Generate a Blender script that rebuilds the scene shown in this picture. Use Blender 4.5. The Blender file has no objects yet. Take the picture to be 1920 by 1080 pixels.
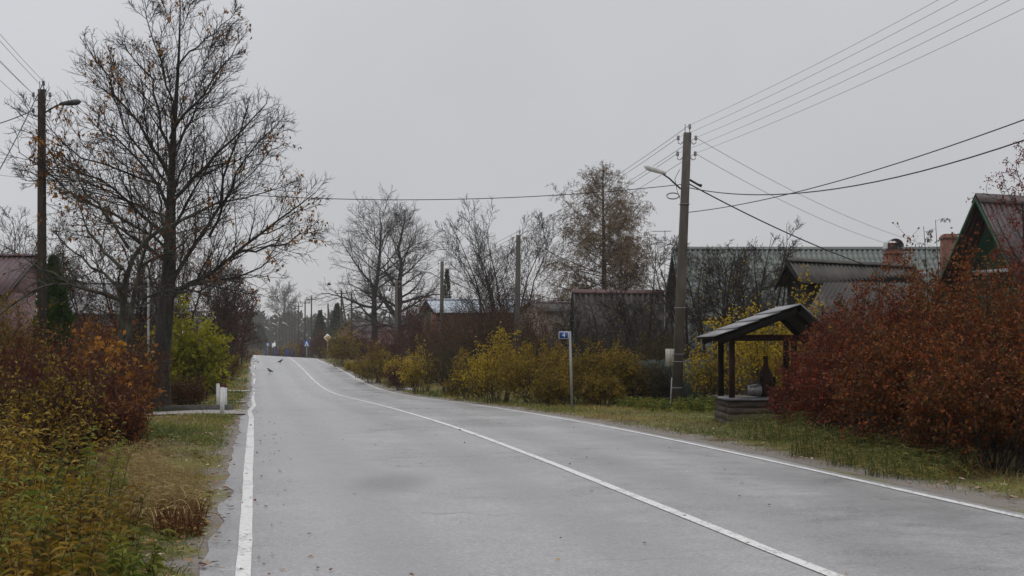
import bpy, math
import numpy as np
from mathutils import Vector

SC = bpy.context.scene
COL = SC.collection
F = 2667.0          # focal length in photo pixels (50 mm on 36 mm, 1920 px)
HZ = 645.0          # horizon row of the photo
EYE = 1.5
RD = 0.1807         # the road runs this far left per metre of depth

# ------------------------------------------------------------------ camera
cam = bpy.data.cameras.new('camera'); camo = bpy.data.objects.new('camera', cam); COL.objects.link(camo)
camo.location = (0, 0, EYE); camo.rotation_euler = (math.radians(90), 0, 0)
cam.lens = 50; cam.sensor_width = 36; cam.shift_y = (HZ - 540) / 1920
cam.clip_start = 0.1; cam.clip_end = 6000
SC.camera = camo

# ------------------------------------------------------------------ world: overcast sky
SUN_EL, SUN_AZ = math.radians(68), math.radians(330)
wd = bpy.data.worlds.new('World'); SC.world = wd; wd.use_nodes = True
nt = wd.node_tree; nt.nodes.clear()
def N(nt, t, **kw):
    n = nt.nodes.new(t)
    for k, v in kw.items(): setattr(n, k, v)
    return n
out = N(nt, 'ShaderNodeOutputWorld'); bg = N(nt, 'ShaderNodeBackground'); bg.inputs[1].default_value = 0.1
sky = N(nt, 'ShaderNodeTexSky', sky_type='NISHITA'); sky.sun_disc = False
sky.sun_elevation = SUN_EL; sky.sun_rotation = SUN_AZ
tc = N(nt, 'ShaderNodeTexCoord'); sep = N(nt, 'ShaderNodeSeparateXYZ')
nt.links.new(tc.outputs['Generated'], sep.inputs[0])
mr = N(nt, 'ShaderNodeMapRange'); mr.inputs[1].default_value = 0.0; mr.inputs[2].default_value = 1.0
mr.inputs[3].default_value = 5.05; mr.inputs[4].default_value = 12.8
pw = N(nt, 'ShaderNodeMath', operation='POWER'); pw.inputs[1].default_value = 1.6; pw.use_clamp = True
nt.links.new(sep.outputs[2], pw.inputs[0]); nt.links.new(pw.outputs[0], mr.inputs[0])
mx = N(nt, 'ShaderNodeMapRange'); mx.inputs[1].default_value = -0.5; mx.inputs[2].default_value = 0.5
mx.inputs[3].default_value = 1.05; mx.inputs[4].default_value = 0.97
nt.links.new(sep.outputs[0], mx.inputs[0])
nz = N(nt, 'ShaderNodeTexNoise'); nz.inputs['Scale'].default_value = 2.6; nz.inputs['Detail'].default_value = 4
nt.links.new(tc.outputs['Generated'], nz.inputs['Vector'])
nm = N(nt, 'ShaderNodeMapRange'); nm.inputs[1].default_value = 0.3; nm.inputs[2].default_value = 0.7
nm.inputs[3].default_value = 0.94; nm.inputs[4].default_value = 1.06
nt.links.new(nz.outputs[0], nm.inputs[0])
m1 = N(nt, 'ShaderNodeMath', operation='MULTIPLY'); m2 = N(nt, 'ShaderNodeMath', operation='MULTIPLY')
nt.links.new(mr.outputs[0], m1.inputs[0]); nt.links.new(nm.outputs[0], m1.inputs[1])
nt.links.new(m1.outputs[0], m2.inputs[0]); nt.links.new(mx.outputs[0], m2.inputs[1])
vs = N(nt, 'ShaderNodeVectorMath', operation='SCALE'); vs.inputs[0].default_value = (0.985, 0.985, 1.02)
nt.links.new(m2.outputs[0], vs.inputs['Scale'])
mixw = N(nt, 'ShaderNodeMix', data_type='RGBA'); mixw.inputs[0].default_value = 0.94
nt.links.new(sky.outputs[0], mixw.inputs[6]); nt.links.new(vs.outputs[0], mixw.inputs[7])
nt.links.new(mixw.outputs[2], bg.inputs[0]); nt.links.new(bg.outputs[0], out.inputs[0])

sl = bpy.data.lights.new('sun', 'SUN'); sl.energy = 0.6; sl.angle = math.radians(30); sl.color = (1, 0.97, 0.93)
so = bpy.data.objects.new('sun', sl); COL.objects.link(so)
sd = Vector((math.sin(SUN_AZ) * math.cos(SUN_EL), math.cos(SUN_AZ) * math.cos(SUN_EL), math.sin(SUN_EL)))
so.rotation_euler = sd.to_track_quat('Z', 'Y').to_euler()
so.location = (0, -20, 60)
SC.view_settings.view_transform = 'Standard'; SC.view_settings.look = 'None'
SC.view_settings.exposure = 0.06; SC.view_settings.gamma = 1.0
SC.cycles.volume_bounces = 1; SC.cycles.max_bounces = 6; SC.cycles.diffuse_bounces = 1; SC.cycles.transparent_max_bounces = 8

# ------------------------------------------------------------------ helpers: placing
def X(px, d): return (px - 960.0) / F * d
def Zp(py, d): return EYE + (HZ - py) / F * d
_kd = np.array([-80, 0, 12, 20, 27, 31, 36, 44, 52, 60, 68, 76, 84, 92, 100, 115, 132, 149, 158, 168, 185, 220, 300, 450, 600, 2500.])
_kz = np.array([0, 0, 0, 0, -.05, -.12, -.2, -.36, -.54, -.72, -.85, -.91, -.88, -.78, -.63, -.38, -.16, .02, .06, .03, -.2, -1.0, -2.6, -3.6, -4, -4.])
_td = np.arange(-80, 2500.5, 0.5); _tz = np.interp(_td, _kd, _kz)
_k = np.exp(-0.5 * (np.arange(-24, 25) / 8.0) ** 2); _k /= _k.sum()
_tz = np.convolve(np.pad(_tz, 24, mode='edge'), _k, mode='valid')
def zroad(d): return np.interp(d, _td, _tz)
def bend(d):                                    # the road bends left well beyond the crest
    d = np.asarray(d, float); return np.where(d > 250, -0.00026 * (np.minimum(d, 620) - 250) ** 2, 0.0)
def ux(u, d): return u - RD * np.asarray(d, float) + bend(d)
def xu(x, d): return x + RD * np.asarray(d, float) - bend(d)
def side(u, d):
    u = np.asarray(u, float); d = np.asarray(d, float)
    w = np.sin(u * 0.9 + d * 0.31) * 0.5 + np.sin(u * 0.37 - d * 0.17 + 1.3) * 0.5
    l = np.clip((-u - 1.0) / 2.5, 0, 1); r = np.clip((u - 8.0) / 4.0, 0, 1)
    return -0.10 * l * l * (3 - 2 * l) + 0.06 * w * np.maximum(l, r) + 0.04 * r
def cross(u, d):
    d = np.asarray(d, float); w = np.clip((d - 105) / 40, 0, 1); w = w * w * (3 - 2 * w); e = np.clip((260 - d) / 60, 0, 1)
    return -.055 * (np.clip(u, -6, 12) - 3.3) * w * e
def zr(u, d): return zroad(d) + cross(u, d)
def ground(x, d):
    u = xu(x, d); return zr(u, d) + side(u, d)

# ------------------------------------------------------------------ helpers: meshes
class MB:
    def __init__(s): s.v = []; s.f4 = []; s.f3 = []; s.a4 = []; s.a3 = []; s.poly = []; s.n = 0
    def quads(s, V, Q, a=None):
        V = np.asarray(V, float).reshape(-1, 3); Q = np.asarray(Q, int).reshape(-1, 4)
        s.v.append(V); s.f4.append(Q + s.n); s.n += len(V)
        s.a4.append(np.zeros(len(Q)) if a is None else np.broadcast_to(np.asarray(a, float), (len(Q),)))
    def polys(s, V, P):
        V = np.asarray(V, float).reshape(-1, 3); s.v.append(V)
        s.poly += [[i + s.n for i in p] for p in P]; s.n += len(V)
    def box(s, c, size, rz=0.0, bev=0.0):
        hx, hy, hz = [k / 2 for k in size]
        V = np.array([(x, y, z) for z in (-hz, hz) for y in (-hy, hy) for x in (-hx, hx)])
        if rz:
            cs, sn = math.cos(rz), math.sin(rz)
            V[:, :2] = np.c_[V[:, 0] * cs - V[:, 1] * sn, V[:, 0] * sn + V[:, 1] * cs]
        s.quads(V + np.asarray(c, float), [(0, 2, 3, 1), (4, 5, 7, 6), (0, 1, 5, 4), (2, 6, 7, 3), (0, 4, 6, 2), (1, 3, 7, 5)])
    def hexa(s, b, t):                          # eight corners: bottom ring, top ring
        s.quads(np.array(list(b) + list(t), float), [(0, 3, 2, 1), (4, 5, 6, 7), (0, 1, 5, 4), (1, 2, 6, 5), (2, 3, 7, 6), (3, 0, 4, 7)])
    def tubes(s, P, R, k=4, cap=False):         # P (B,n,3) R (B,n)
        P = np.asarray(P, float); R = np.asarray(R, float)
        if P.ndim == 2: P = P[None]; R = R[None]
        B, n, _ = P.shape
        if B == 0: return
        T = np.gradient(P, axis=1); T /= np.linalg.norm(T, axis=2, keepdims=True) + 1e-9
        D = P[:, -1] - P[:, 0]; D /= np.linalg.norm(D, axis=1, keepdims=True) + 1e-9
        ref = np.where(np.abs(D[:, 2:3]) < 0.8, np.array([[0, 0, 1.]]), np.array([[1., 0, 0]]))[:, None]
        A = np.cross(T, ref); A /= np.linalg.norm(A, axis=2, keepdims=True) + 1e-9
        C = np.cross(T, A)
        th = np.arange(k) * 2 * math.pi / k
        V = P[:, :, None] + R[:, :, None, None] * (A[:, :, None] * np.cos(th)[:, None] + C[:, :, None] * np.sin(th)[:, None])
        idx = np.arange(B * n * k).reshape(B, n, k); nx = np.roll(idx, -1, axis=2)
        Q = np.stack([idx[:, :-1], nx[:, :-1], nx[:, 1:], idx[:, 1:]], -1).reshape(-1, 4)
        base = s.n; s.quads(V.reshape(-1, 3), Q)
        if cap:
            for b in range(B):
                s.poly.append([int(i) + base for i in idx[b, 0]][::-1]); s.poly.append([int(i) + base for i in idx[b, -1]])
    def tube(s, pts, r, k=6, cap=True):
        pts = np.asarray(pts, float); r = np.broadcast_to(np.asarray(r, float), (len(pts),)); s.tubes(pts[None], r[None], k, cap)
    def leaves(s, pos, dirs, L, Wd, a, rng, rows=2, droop=0.3):
        pos = np.asarray(pos, float); n = len(pos)
        if n == 0: return
        dirs = dirs / (np.linalg.norm(dirs, axis=1, keepdims=True) + 1e-9)
        rv = rng.normal(size=(n, 3)); sd_ = np.cross(dirs, rv); sd_ /= np.linalg.norm(sd_, axis=1, keepdims=True) + 1e-9
        nr = np.cross(sd_, dirs)
        L = np.broadcast_to(L, (n,))[:, None]; Wd = np.broadcast_to(Wd, (n,))[:, None]
        if rows == 2:                           # folded diamond
            v0 = pos; v1 = pos + dirs * L * .45 + sd_ * Wd * .5 + nr * Wd * .18; v2 = pos + dirs * L - np.array([0, 0, 1]) * L * droop * .5
            v3 = pos + dirs * L * .45 - sd_ * Wd * .5 + nr * Wd * .18
            V = np.stack([v0, v1, v2, v3], 1).reshape(-1, 3)
            s.quads(V, np.arange(4 * n).reshape(n, 4), a)
        else:
            ts = np.linspace(0, 1, rows); prof = np.interp(ts, [0, .3, .6, 1], [.25, 1, .8, .04])
            VV = []
            for t, p in zip(ts, prof):
                c = pos + dirs * L * t - np.array([0, 0, 1.]) * L * droop * t * t
                VV += [c - sd_ * Wd * .5 * p, c + sd_ * Wd * .5 * p]
            V = np.stack(VV, 1).reshape(-1, 3); o = (np.arange(n) * 2 * rows)[:, None]
            for r in range(rows - 1):
                pass
            Q = np.concatenate([np.stack([o[:, 0] + 2 * r, o[:, 0] + 2 * r + 1, o[:, 0] + 2 * r + 3, o[:, 0] + 2 * r + 2], 1) for r in range(rows - 1)])
            s.quads(V, Q, np.tile(np.broadcast_to(a, (n,)), rows - 1))
    def build(s, name, mat, parent=None, smooth=False, loc=None):
        me = bpy.data.meshes.new(name)
        V = np.concatenate(s.v) if s.v else np.zeros((0, 3))
        org = np.zeros(3)
        if parent is not None: org = np.array(parent['_o'])
        elif loc is not None: org = np.array(loc, float)
        V = V - org
        Q = np.concatenate(s.f4) if s.f4 else np.zeros((0, 4), int)
        a = np.concatenate(s.a4) if s.a4 else np.zeros(0)
        nl = len(Q) * 4 + sum(len(p) for p in s.poly); nf = len(Q) + len(s.poly)
        me.vertices.add(len(V)); me.vertices.foreach_set('co', V.ravel().astype(np.float32))
        me.loops.add(nl); me.polygons.add(nf)
        li = np.concatenate([Q.ravel()] + [np.array(p, int) for p in s.poly]) if nl else np.zeros(0, int)
        tot = np.concatenate([np.full(len(Q), 4, int), np.array([len(p) for p in s.poly], int)])
        st = np.concatenate([[0], np.cumsum(tot)[:-1]])
        me.loops.foreach_set('vertex_index', li.astype(np.int32))
        me.polygons.foreach_set('loop_start', st.astype(np.int32)); me.polygons.foreach_set('loop_total', tot.astype(np.int32))
        at = me.attributes.new('v', 'FLOAT', 'FACE'); at.data.foreach_set('value', np.concatenate([a, np.zeros(len(s.poly))]).astype(np.float32))
        if smooth: me.polygons.foreach_set('use_smooth', np.ones(nf, bool))
        me.update(); me.validate()
        if mat: me.materials.append(mat)
        o = bpy.data.objects.new(name, me); COL.objects.link(o)
        if parent is not None: o.parent = parent
        else: o.location = org
        o['_o'] = [float(k) for k in org]
        return o
def tag(o, label, cat, group=None, kind=None):
    o['label'] = label; o['category'] = cat
    if group: o['group'] = group
    if kind: o['kind'] = kind
    return o
def thing(name, loc, label, cat, group=None):
    o = bpy.data.objects.new(name, None); COL.objects.link(o); o.location = loc; o['_o'] = [float(k) for k in loc]
    o.empty_display_size = 0.3
    return tag(o, label, cat, group)
def setting(o, kind='structure'):
    o['kind'] = kind; return o

# ------------------------------------------------------------------ helpers: materials
def newmat(name):
    m = bpy.data.materials.new(name); m.use_nodes = True; nt = m.node_tree
    return m, nt, nt.nodes['Principled BSDF']
def ramp(nt, src, stops):
    r = N(nt, 'ShaderNodeValToRGB'); e = r.color_ramp.elements
    while len(e) > 1: e.remove(e[-1])
    e[0].position = stops[0][0]; e[0].color = (*stops[0][1], 1)
    for p, c in stops[1:]:
        k = e.new(p); k.color = (*c, 1)
    nt.links.new(src, r.inputs[0]); return r.outputs[0]
def noise(nt, scale, detail=4, rough=.55, coord='Object', stretch=None):
    t = N(nt, 'ShaderNodeTexCoord'); n = N(nt, 'ShaderNodeTexNoise')
    n.inputs['Scale'].default_value = scale; n.inputs['Detail'].default_value = detail; n.inputs['Roughness'].default_value = rough
    if stretch:
        mp = N(nt, 'ShaderNodeMapping'); mp.inputs['Scale'].default_value = stretch
        nt.links.new(t.outputs[coord], mp.inputs[0]); nt.links.new(mp.outputs[0], n.inputs['Vector'])
    else: nt.links.new(t.outputs[coord], n.inputs['Vector'])
    return n.outputs[0]
def mixc(nt, fac, a, b, mode='MIX'):
    m = N(nt, 'ShaderNodeMix', data_type='RGBA', blend_type=mode)
    for sock, val in ((m.inputs[0], fac), (m.inputs[6], a), (m.inputs[7], b)):
        if isinstance(val, bpy.types.NodeSocket): nt.links.new(val, sock)
        elif isinstance(val, (int, float)): sock.default_value = val
        else: sock.default_value = (*val, 1)
    return m.outputs[2]
def mrange(nt, src, a, b, c, d, smooth=False):
    m = N(nt, 'ShaderNodeMapRange')
    if smooth: m.interpolation_type = 'SMOOTHSTEP'
    nt.links.new(src, m.inputs[0])
    for i, v in enumerate((a, b, c, d)): m.inputs[i + 1].default_value = v
    return m.outputs[0]
def math_(nt, op, a, b):
    m = N(nt, 'ShaderNodeMath', operation=op)
    for i, v in enumerate((a, b)):
        if isinstance(v, bpy.types.NodeSocket): nt.links.new(v, m.inputs[i])
        else: m.inputs[i].default_value = v
    return m.outputs[0]
def bump(nt, b, h, strength, dist=0.02):
    n = N(nt, 'ShaderNodeBump'); n.inputs['Strength'].default_value = strength; n.inputs['Distance'].default_value = dist
    nt.links.new(h, n.inputs['Height']); nt.links.new(n.outputs[0], b.inputs['Normal'])
def leafmat(name, cols, transl=0.3, rough=.6, spec=.12):
    m, nt, b = newmat(name)
    at = N(nt, 'ShaderNodeAttribute', attribute_name='v')
    k = len(cols)
    c = ramp(nt, at.outputs['Fac'], [(i / max(1, k - 1), cc) for i, cc in enumerate(cols)])
    n = noise(nt, 1.3, 3); c = mixc(nt, 1.0, c, ramp(nt, n, [(.3, (.62, .62, .62)), (.7, (1.3, 1.25, 1.2))]), 'MULTIPLY')
    nt.links.new(c, b.inputs['Base Color']); b.inputs['Roughness'].default_value = rough
    b.inputs['Specular IOR Level'].default_value = spec
    tr = N(nt, 'ShaderNodeBsdfTranslucent'); nt.links.new(c, tr.inputs[0])
    mx = N(nt, 'ShaderNodeMixShader'); mx.inputs[0].default_value = transl
    nt.links.new(b.outputs[0], mx.inputs[1]); nt.links.new(tr.outputs[0], mx.inputs[2])
    nt.links.new(mx.outputs[0], nt.nodes['Material Output'].inputs[0])
    return m
def surf(name, c1, c2, scale=6, rough=.7, bmp=0.0, spec=.4, stretch=None, detail=5, metal=0, bdist=.01):
    m, nt, b = newmat(name); n = noise(nt, scale, detail, stretch=stretch)
    c = ramp(nt, n, [(.32, c1), (.68, c2)]); nt.links.new(c, b.inputs['Base Color'])
    b.inputs['Roughness'].default_value = rough; b.inputs['Specular IOR Level'].default_value = spec; b.inputs['Metallic'].default_value = metal
    if bmp: bump(nt, b, n, bmp, bdist)
    return m

M = {}
M['bark'] = surf('bark', (.018, .015, .013), (.055, .05, .042), 9, .9, .8, .2, (1, 1, .25))
M['bark_lichen'] = surf('bark_lichen', (.022, .019, .016), (.085, .085, .065), 7, .9, .8, .2, (1, 1, .4))
M['twig'] = surf('twig', (.022, .017, .014), (.05, .04, .032), 3, .85, 0, .2)
M['twig_grey'] = surf('twig_grey', (.05, .046, .043), (.085, .078, .07), 2, .9, 0, .15)
M['twig_red'] = surf('twig_red', (.04, .018, .016), (.075, .03, .026), 3, .85, 0, .2)
M['twig_brown'] = surf('twig_brown', (.05, .033, .02), (.09, .06, .036), 3, .85, 0, .2)
M['oak_leaf'] = leafmat('oak_leaf', [(.08, .03, .010), (.24, .10, .02), (.38, .18, .03), (.22, .075, .02)])
M['red_leaf'] = leafmat('red_leaf', [(.035, .010, .007), (.11, .017, .010), (.19, .028, .013), (.09, .024, .010), (.21, .04, .014), (.08, .042, .012), (.2, .06, .013)], .15, .6, .12)
M['russet_leaf'] = leafmat('russet_leaf', [(.035, .012, .007), (.14, .034, .010), (.25, .065, .012), (.10, .04, .011), (.10, .062, .013), (.30, .105, .014)], .15)
M['orange_leaf'] = leafmat('orange_leaf', [(.06, .017, .010), (.165, .038, .011), (.25, .072, .014), (.14, .046, .011), (.11, .062, .013), (.23, .064, .012)], .2, .6, .12)
M['yellow_leaf'] = leafmat('yellow_leaf', [(.12, .09, .012), (.34, .24, .014), (.46, .33, .018), (.24, .2, .02), (.3, .16, .015)], .35)
M['olive_leaf'] = leafmat('olive_leaf', [(.06, .045, .010), (.13, .10, .012), (.21, .155, .014), (.3, .20, .016), (.12, .065, .014), (.08, .075, .015)], .3)
M['olive_dark'] = leafmat('olive_dark', [(.03, .026, .012), (.055, .05, .018), (.08, .062, .018), (.05, .035, .015)], .2)
M['brown_leaf'] = leafmat('brown_leaf', [(.04, .024, .013), (.075, .04, .016), (.12, .055, .018), (.075, .025, .015), (.15, .10, .02), (.06, .045, .018)], .2)
M['rust_leaf'] = leafmat('rust_leaf', [(.05, .022, .010), (.12, .04, .013), (.20, .07, .016), (.09, .03, .011), (.26, .13, .02), (.13, .085, .018)], .2, .6, .12)
M['gold_dry'] = leafmat('gold_dry', [(.035, .022, .010), (.10, .065, .014), (.22, .16, .02), (.34, .23, .025), (.15, .075, .016), (.05, .03, .012)], .25)
M['wine_leaf'] = leafmat('wine_leaf', [(.035, .014, .009), (.08, .02, .011), (.12, .03, .013), (.065, .032, .012), (.13, .07, .014)], .2, .6, .12)
M['maple_leaf'] = leafmat('maple_leaf', [(.12, .14, .012), (.22, .24, .014), (.32, .3, .018), (.18, .2, .018), (.4, .27, .02)], .4)
M['gold_leaf'] = leafmat('gold_leaf', [(.045, .045, .012), (.12, .11, .018), (.22, .155, .02), (.28, .17, .02), (.11, .06, .015), (.04, .026, .012)], .35)
M['weed_leaf'] = leafmat('weed_leaf', [(.04, .065, .012), (.10, .15, .025), (.21, .22, .035), (.15, .12, .02)], .35)
M['needle_dark'] = leafmat('needle_dark', [(.018, .05, .012), (.036, .095, .02), (.07, .13, .032)], .1)
M['needle_rust'] = leafmat('needle_rust', [(.13, .095, .062), (.21, .15, .09), (.29, .205, .115)], .2)
M['pine'] = leafmat('pine', [(.035, .055, .028), (.065, .085, .045)], .1)
M['grass'] = leafmat('grass', [(.08, .125, .022), (.15, .19, .035), (.24, .22, .05), (.38, .30, .11), (.23, .15, .05)], .3, .6, .25)
M['straw'] = leafmat('straw', [(.36, .26, .12), (.5, .38, .18), (.3, .23, .08), (.2, .19, .05)], .3, .6, .25)
M['litter'] = leafmat('litter', [(.1, .05, .02), (.2, .09, .03), (.3, .2, .1), (.4, .33, .27), (.16, .04, .02)], .1)
M['berry'] = leafmat('berry', [(.25, .012, .016), (.36, .02, .022), (.18, .01, .014)], .05, .3, .5)
M['concrete_pole'] = surf('concrete_pole', (.06, .051, .043), (.115, .10, .084), 5, .85, .3, .3, (1, 1, .35))
M['wood_pole'] = surf('wood_pole', (.05, .042, .035), (.10, .085, .07), 8, .9, .4, .2, (1, 1, .15))
M['wood_pole_dark'] = surf('wood_pole_dark', (.028, .022, .018), (.06, .048, .04), 8, .9, .4, .2, (1, 1, .15))
M['dark_metal'] = surf('dark_metal', (.03, .03, .032), (.06, .06, .062), 10, .5, 0, .5)
M['galv'] = surf('galv', (.3, .3, .29), (.42, .42, .41), 12, .45, 0, .5)
M['lamp_shell'] = surf('lamp_shell', (.5, .5, .49), (.68, .68, .67), 8, .5, 0, .5)
M['glass_white'] = surf('glass_white', (.8, .8, .8), (.86, .86, .86), 4, .25, 0, .5)
M['porcelain'] = surf('porcelain', (.2, .19, .18), (.36, .35, .33), 20, .3, 0, .5)
M['wire'] = surf('wire', (.08, .08, .083), (.12, .12, .125), 2, .6, 0, .4)
M['cable'] = surf('cable', (.012, .012, .013), (.025, .025, .027), 2, .55, 0, .4)
M['box_beige'] = surf('box_beige', (.34, .32, .27), (.44, .42, .36), 5, .5, 0, .5)
M['white_paint'] = surf('white_paint', (.55, .54, .52), (.78, .78, .76), 14, .6, .1, .4)
M['rust'] = surf('rust', (.06, .025, .015), (.13, .05, .025), 16, .85, .2, .2)
M['sign_blue'] = surf('sign_blue', (.01, .06, .24), (.014, .075, .28), 4, .4, 0, .5)
M['sign_white'] = surf('sign_white', (.7, .71, .72), (.78, .79, .8), 4, .4, 0, .5)
M['sign_yellow'] = surf('sign_yellow', (.5, .28, .02), (.58, .33, .025), 4, .4, 0, .5)
M['sign_dark'] = surf('sign_dark', (.02, .02, .022), (.03, .03, .03), 4, .5, 0, .4)
M['sign_post'] = surf('sign_post', (.22, .225, .22), (.33, .33, .32), 12, .5, 0, .5, (1, 1, .2))
M['brown_wood'] = surf('brown_wood', (.018, .008, .006), (.045, .016, .011), 9, .65, .3, .18, (3, 3, .3))
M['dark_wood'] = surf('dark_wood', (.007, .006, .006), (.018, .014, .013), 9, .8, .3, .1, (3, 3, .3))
M['grey_wood'] = surf('grey_wood', (.05, .04, .034), (.11, .088, .074), 7, .8, .5, .3, (.5, .5, 6))
M['crib'] = surf('crib', (.042, .031, .024), (.10, .075, .058), 5, .85, .5, .3, (1, 1, 3))
M['slab_wet'] = surf('slab_wet', (.05, .048, .05), (.1, .098, .1), 9, .22, .1, .6)
M['slate'] = surf('slate', (.10, .10, .105), (.19, .19, .195), 7, .3, .1, .6)
M['concrete'] = surf('concrete', (.2, .19, .175), (.34, .33, .31), 6, .8, .3, .3)
M['concrete_dark'] = surf('concrete_dark', (.07, .068, .06), (.13, .125, .11), 6, .85, .4, .3)
M['bird'] = surf('bird', (.010, .010, .012), (.02, .02, .022), 6, .6, 0, .4)
M['bucket'] = surf('bucket', (.18, .18, .18), (.3, .3, .3), 8, .35, 0, .6, metal=.6)
M['fence_green'] = surf('fence_green', (.010, .022, .016), (.022, .038, .028), 3, .6, 0, .4)
M['blue_fence'] = surf('blue_fence', (.012, .04, .16), (.02, .055, .2), 3, .6, 0, .4)
M['wall_green'] = surf('wall_green', (.012, .05, .024), (.02, .075, .036), 5, .7, .1, .3, (6, 6, .4))
M['wall_teal'] = surf('wall_teal', (.018, .055, .06), (.03, .085, .09), 5, .7, .1, .3, (6, 6, .4))
M['wall_grey'] = surf('wall_grey', (.15, .17, .16), (.22, .24, .23), 4, .8, .1, .3)
M['wall_pale'] = surf('wall_pale', (.2, .165, .14), (.3, .25, .215), 3, .85, .1, .3)
M['wall_pink'] = surf('wall_pink', (.2, .125, .125), (.27, .175, .175), 5, .85, .1, .3)
M['black_void'] = surf('black_void', (.01, .009, .009), (.02, .018, .017), 5, .9, 0, .2)
M['window_glass'] = surf('window_glass', (.04, .045, .05), (.06, .065, .07), 2, .08, 0, .6)
M['trim_white'] = surf('trim_white', (.6, .6, .6), (.72, .72, .72), 5, .6, 0, .4)
def brickmat(name, c1, c2, mortar, scale=4.0):
    m, nt, b = newmat(name); t = N(nt, 'ShaderNodeTexCoord'); br = N(nt, 'ShaderNodeTexBrick')
    mp = N(nt, 'ShaderNodeMapping'); mp.inputs['Rotation'].default_value = (math.radians(90), 0, 0)
    nt.links.new(t.outputs['Object'], mp.inputs[0]); nt.links.new(mp.outputs[0], br.inputs[0])
    br.inputs['Scale'].default_value = scale; br.inputs['Color1'].default_value = (*c1, 1); br.inputs['Color2'].default_value = (*c2, 1)
    br.inputs['Mortar'].default_value = (*mortar, 1); br.inputs['Mortar Size'].default_value = .03
    n = noise(nt, 8, 4); c = mixc(nt, 1, br.outputs[0], ramp(nt, n, [(.3, (.7, .7, .7)), (.7, (1.2, 1.2, 1.2))]), 'MULTIPLY')
    nt.links.new(c, b.inputs['Base Color']); b.inputs['Roughness'].default_value = .9
    return m
M['brick'] = brickmat('brick', (.15, .045, .026), (.21, .065, .036), (.16, .12, .1))
M['brick_dark'] = brickmat('brick_dark', (.13, .045, .03), (.18, .065, .04), (.15, .12, .1))
M['roof_maroon'] = surf('roof_maroon', (.026, .011, .011), (.045, .018, .018), 2, .5, 0, .5)
M['roof_green'] = surf('roof_green', (.042, .058, .049), (.072, .09, .078), .9, .5, 0, .5)
M['roof_asb'] = surf('roof_asb', (.03, .026, .023), (.07, .063, .055), 2.5, .8, 0, .3, (1, .3, .3))
M['roof_asb_brown'] = surf('roof_asb_brown', (.028, .025, .021), (.06, .053, .044), 2.5, .85, 0, .3, (1, .3, .3))
M['roof_pale'] = surf('roof_pale', (.3, .35, .4), (.38, .43, .48), 1.2, .45, 0, .5)
M['roof_pink'] = surf('roof_pink', (.05, .024, .03), (.08, .038, .045), 1.5, .7, 0, .5)
M['ridge_red'] = surf('ridge_red', (.055, .02, .02), (.085, .03, .028), 3, .6, 0, .4)
M['forest'] = leafmat('forest', [(.03, .035, .03), (.05, .055, .042), (.06, .055, .045)], .1)
M['trunk_far'] = surf('trunk_far', (.05, .045, .04), (.08, .07, .06), 3, .9, 0, .2)

# ------------------------------------------------------------------ the ground, the road, the markings
def line_at(d):
    return d
def ground_mesh():
    us = np.unique(np.concatenate([np.array([-2200, -1200, -700, -400, -250, -160, -100, -70, -50, -38, -30, -24, -20]), np.arange(-17, -3, 1.0), np.arange(-3, -0.9, .35),
                                   np.array([-.6, -.3, .9, 2.1, 3.3, 4.5, 5.7, 6.9, 7.2, 7.6]), np.arange(8, 14, .6), np.arange(14, 30, 1.5), np.array([34, 40, 50, 65, 85, 110, 160, 250, 400, 700, 1200, 2200])]))
    ds = np.unique(np.concatenate([np.array([-80, -50, -30, -15, -5]), np.arange(0, 60, .5), np.arange(60, 200, 1.), np.arange(200, 640, 10.), np.array([700, 800, 1000, 1400, 2000, 2499.])]))
    U, D = np.meshgrid(us, ds)
    Xg = ux(U, D); Zg = zr(U, D) + side(U, D)
    V = np.stack([Xg, D, Zg], -1).reshape(-1, 3); nu = len(us); i = np.arange(len(V)).reshape(len(ds), nu)
    Q = np.stack([i[:-1, :-1], i[:-1, 1:], i[1:, 1:], i[1:, :-1]], -1).reshape(-1, 4)
    m = MB(); m.quads(V, Q); o = m.build('ground', None, smooth=True)
    at = o.data.attributes.new('u', 'FLOAT', 'POINT'); at.data.foreach_set('value', U.ravel().astype(np.float32))
    return o
mg, nt, b = newmat('ground_soil')
att = N(nt, 'ShaderNodeAttribute', attribute_name='u')
n1 = noise(nt, .9, 5); n2 = noise(nt, 7, 6, .65); n3 = noise(nt, .22, 3)
gcol = ramp(nt, n2, [(.3, (.06, .058, .018)), (.5, (.135, .13, .036)), (.7, (.23, .19, .07))])
gcol2 = ramp(nt, n2, [(.3, (.05, .035, .02)), (.6, (.11, .075, .038)), (.75, (.19, .125, .07))])
gc = mixc(nt, mrange(nt, n1, .42, .58, 0, 1), gcol, gcol2)
grav = ramp(nt, noise(nt, 42, 4, .7), [(.3, (.10, .085, .075)), (.55, (.2, .18, .16)), (.72, (.36, .33, .3))])
jit = mrange(nt, n1, .3, .7, -.35, .35)
uj = math_(nt, 'ADD', att.outputs['Fac'], jit)
right = math_(nt, 'MULTIPLY', mrange(nt, uj, 6.5, 6.9, 0, 1), mrange(nt, uj, 7.25, 7.6, 1, 0))
left = math_(nt, 'MULTIPLY', mrange(nt, uj, -.62, -.38, 0, 1), mrange(nt, uj, .2, .6, 1, 0))
shoulder = math_(nt, 'MAXIMUM', right, left)
gc = mixc(nt, shoulder, gc, grav)
nt.links.new(gc, b.inputs['Base Color']); b.inputs['Roughness'].default_value = .9; b.inputs['Specular IOR Level'].default_value = .2
bump(nt, b, n2, .7, .04)
g = ground_mesh(); g.data.materials.append(mg); setting(g)

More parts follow.
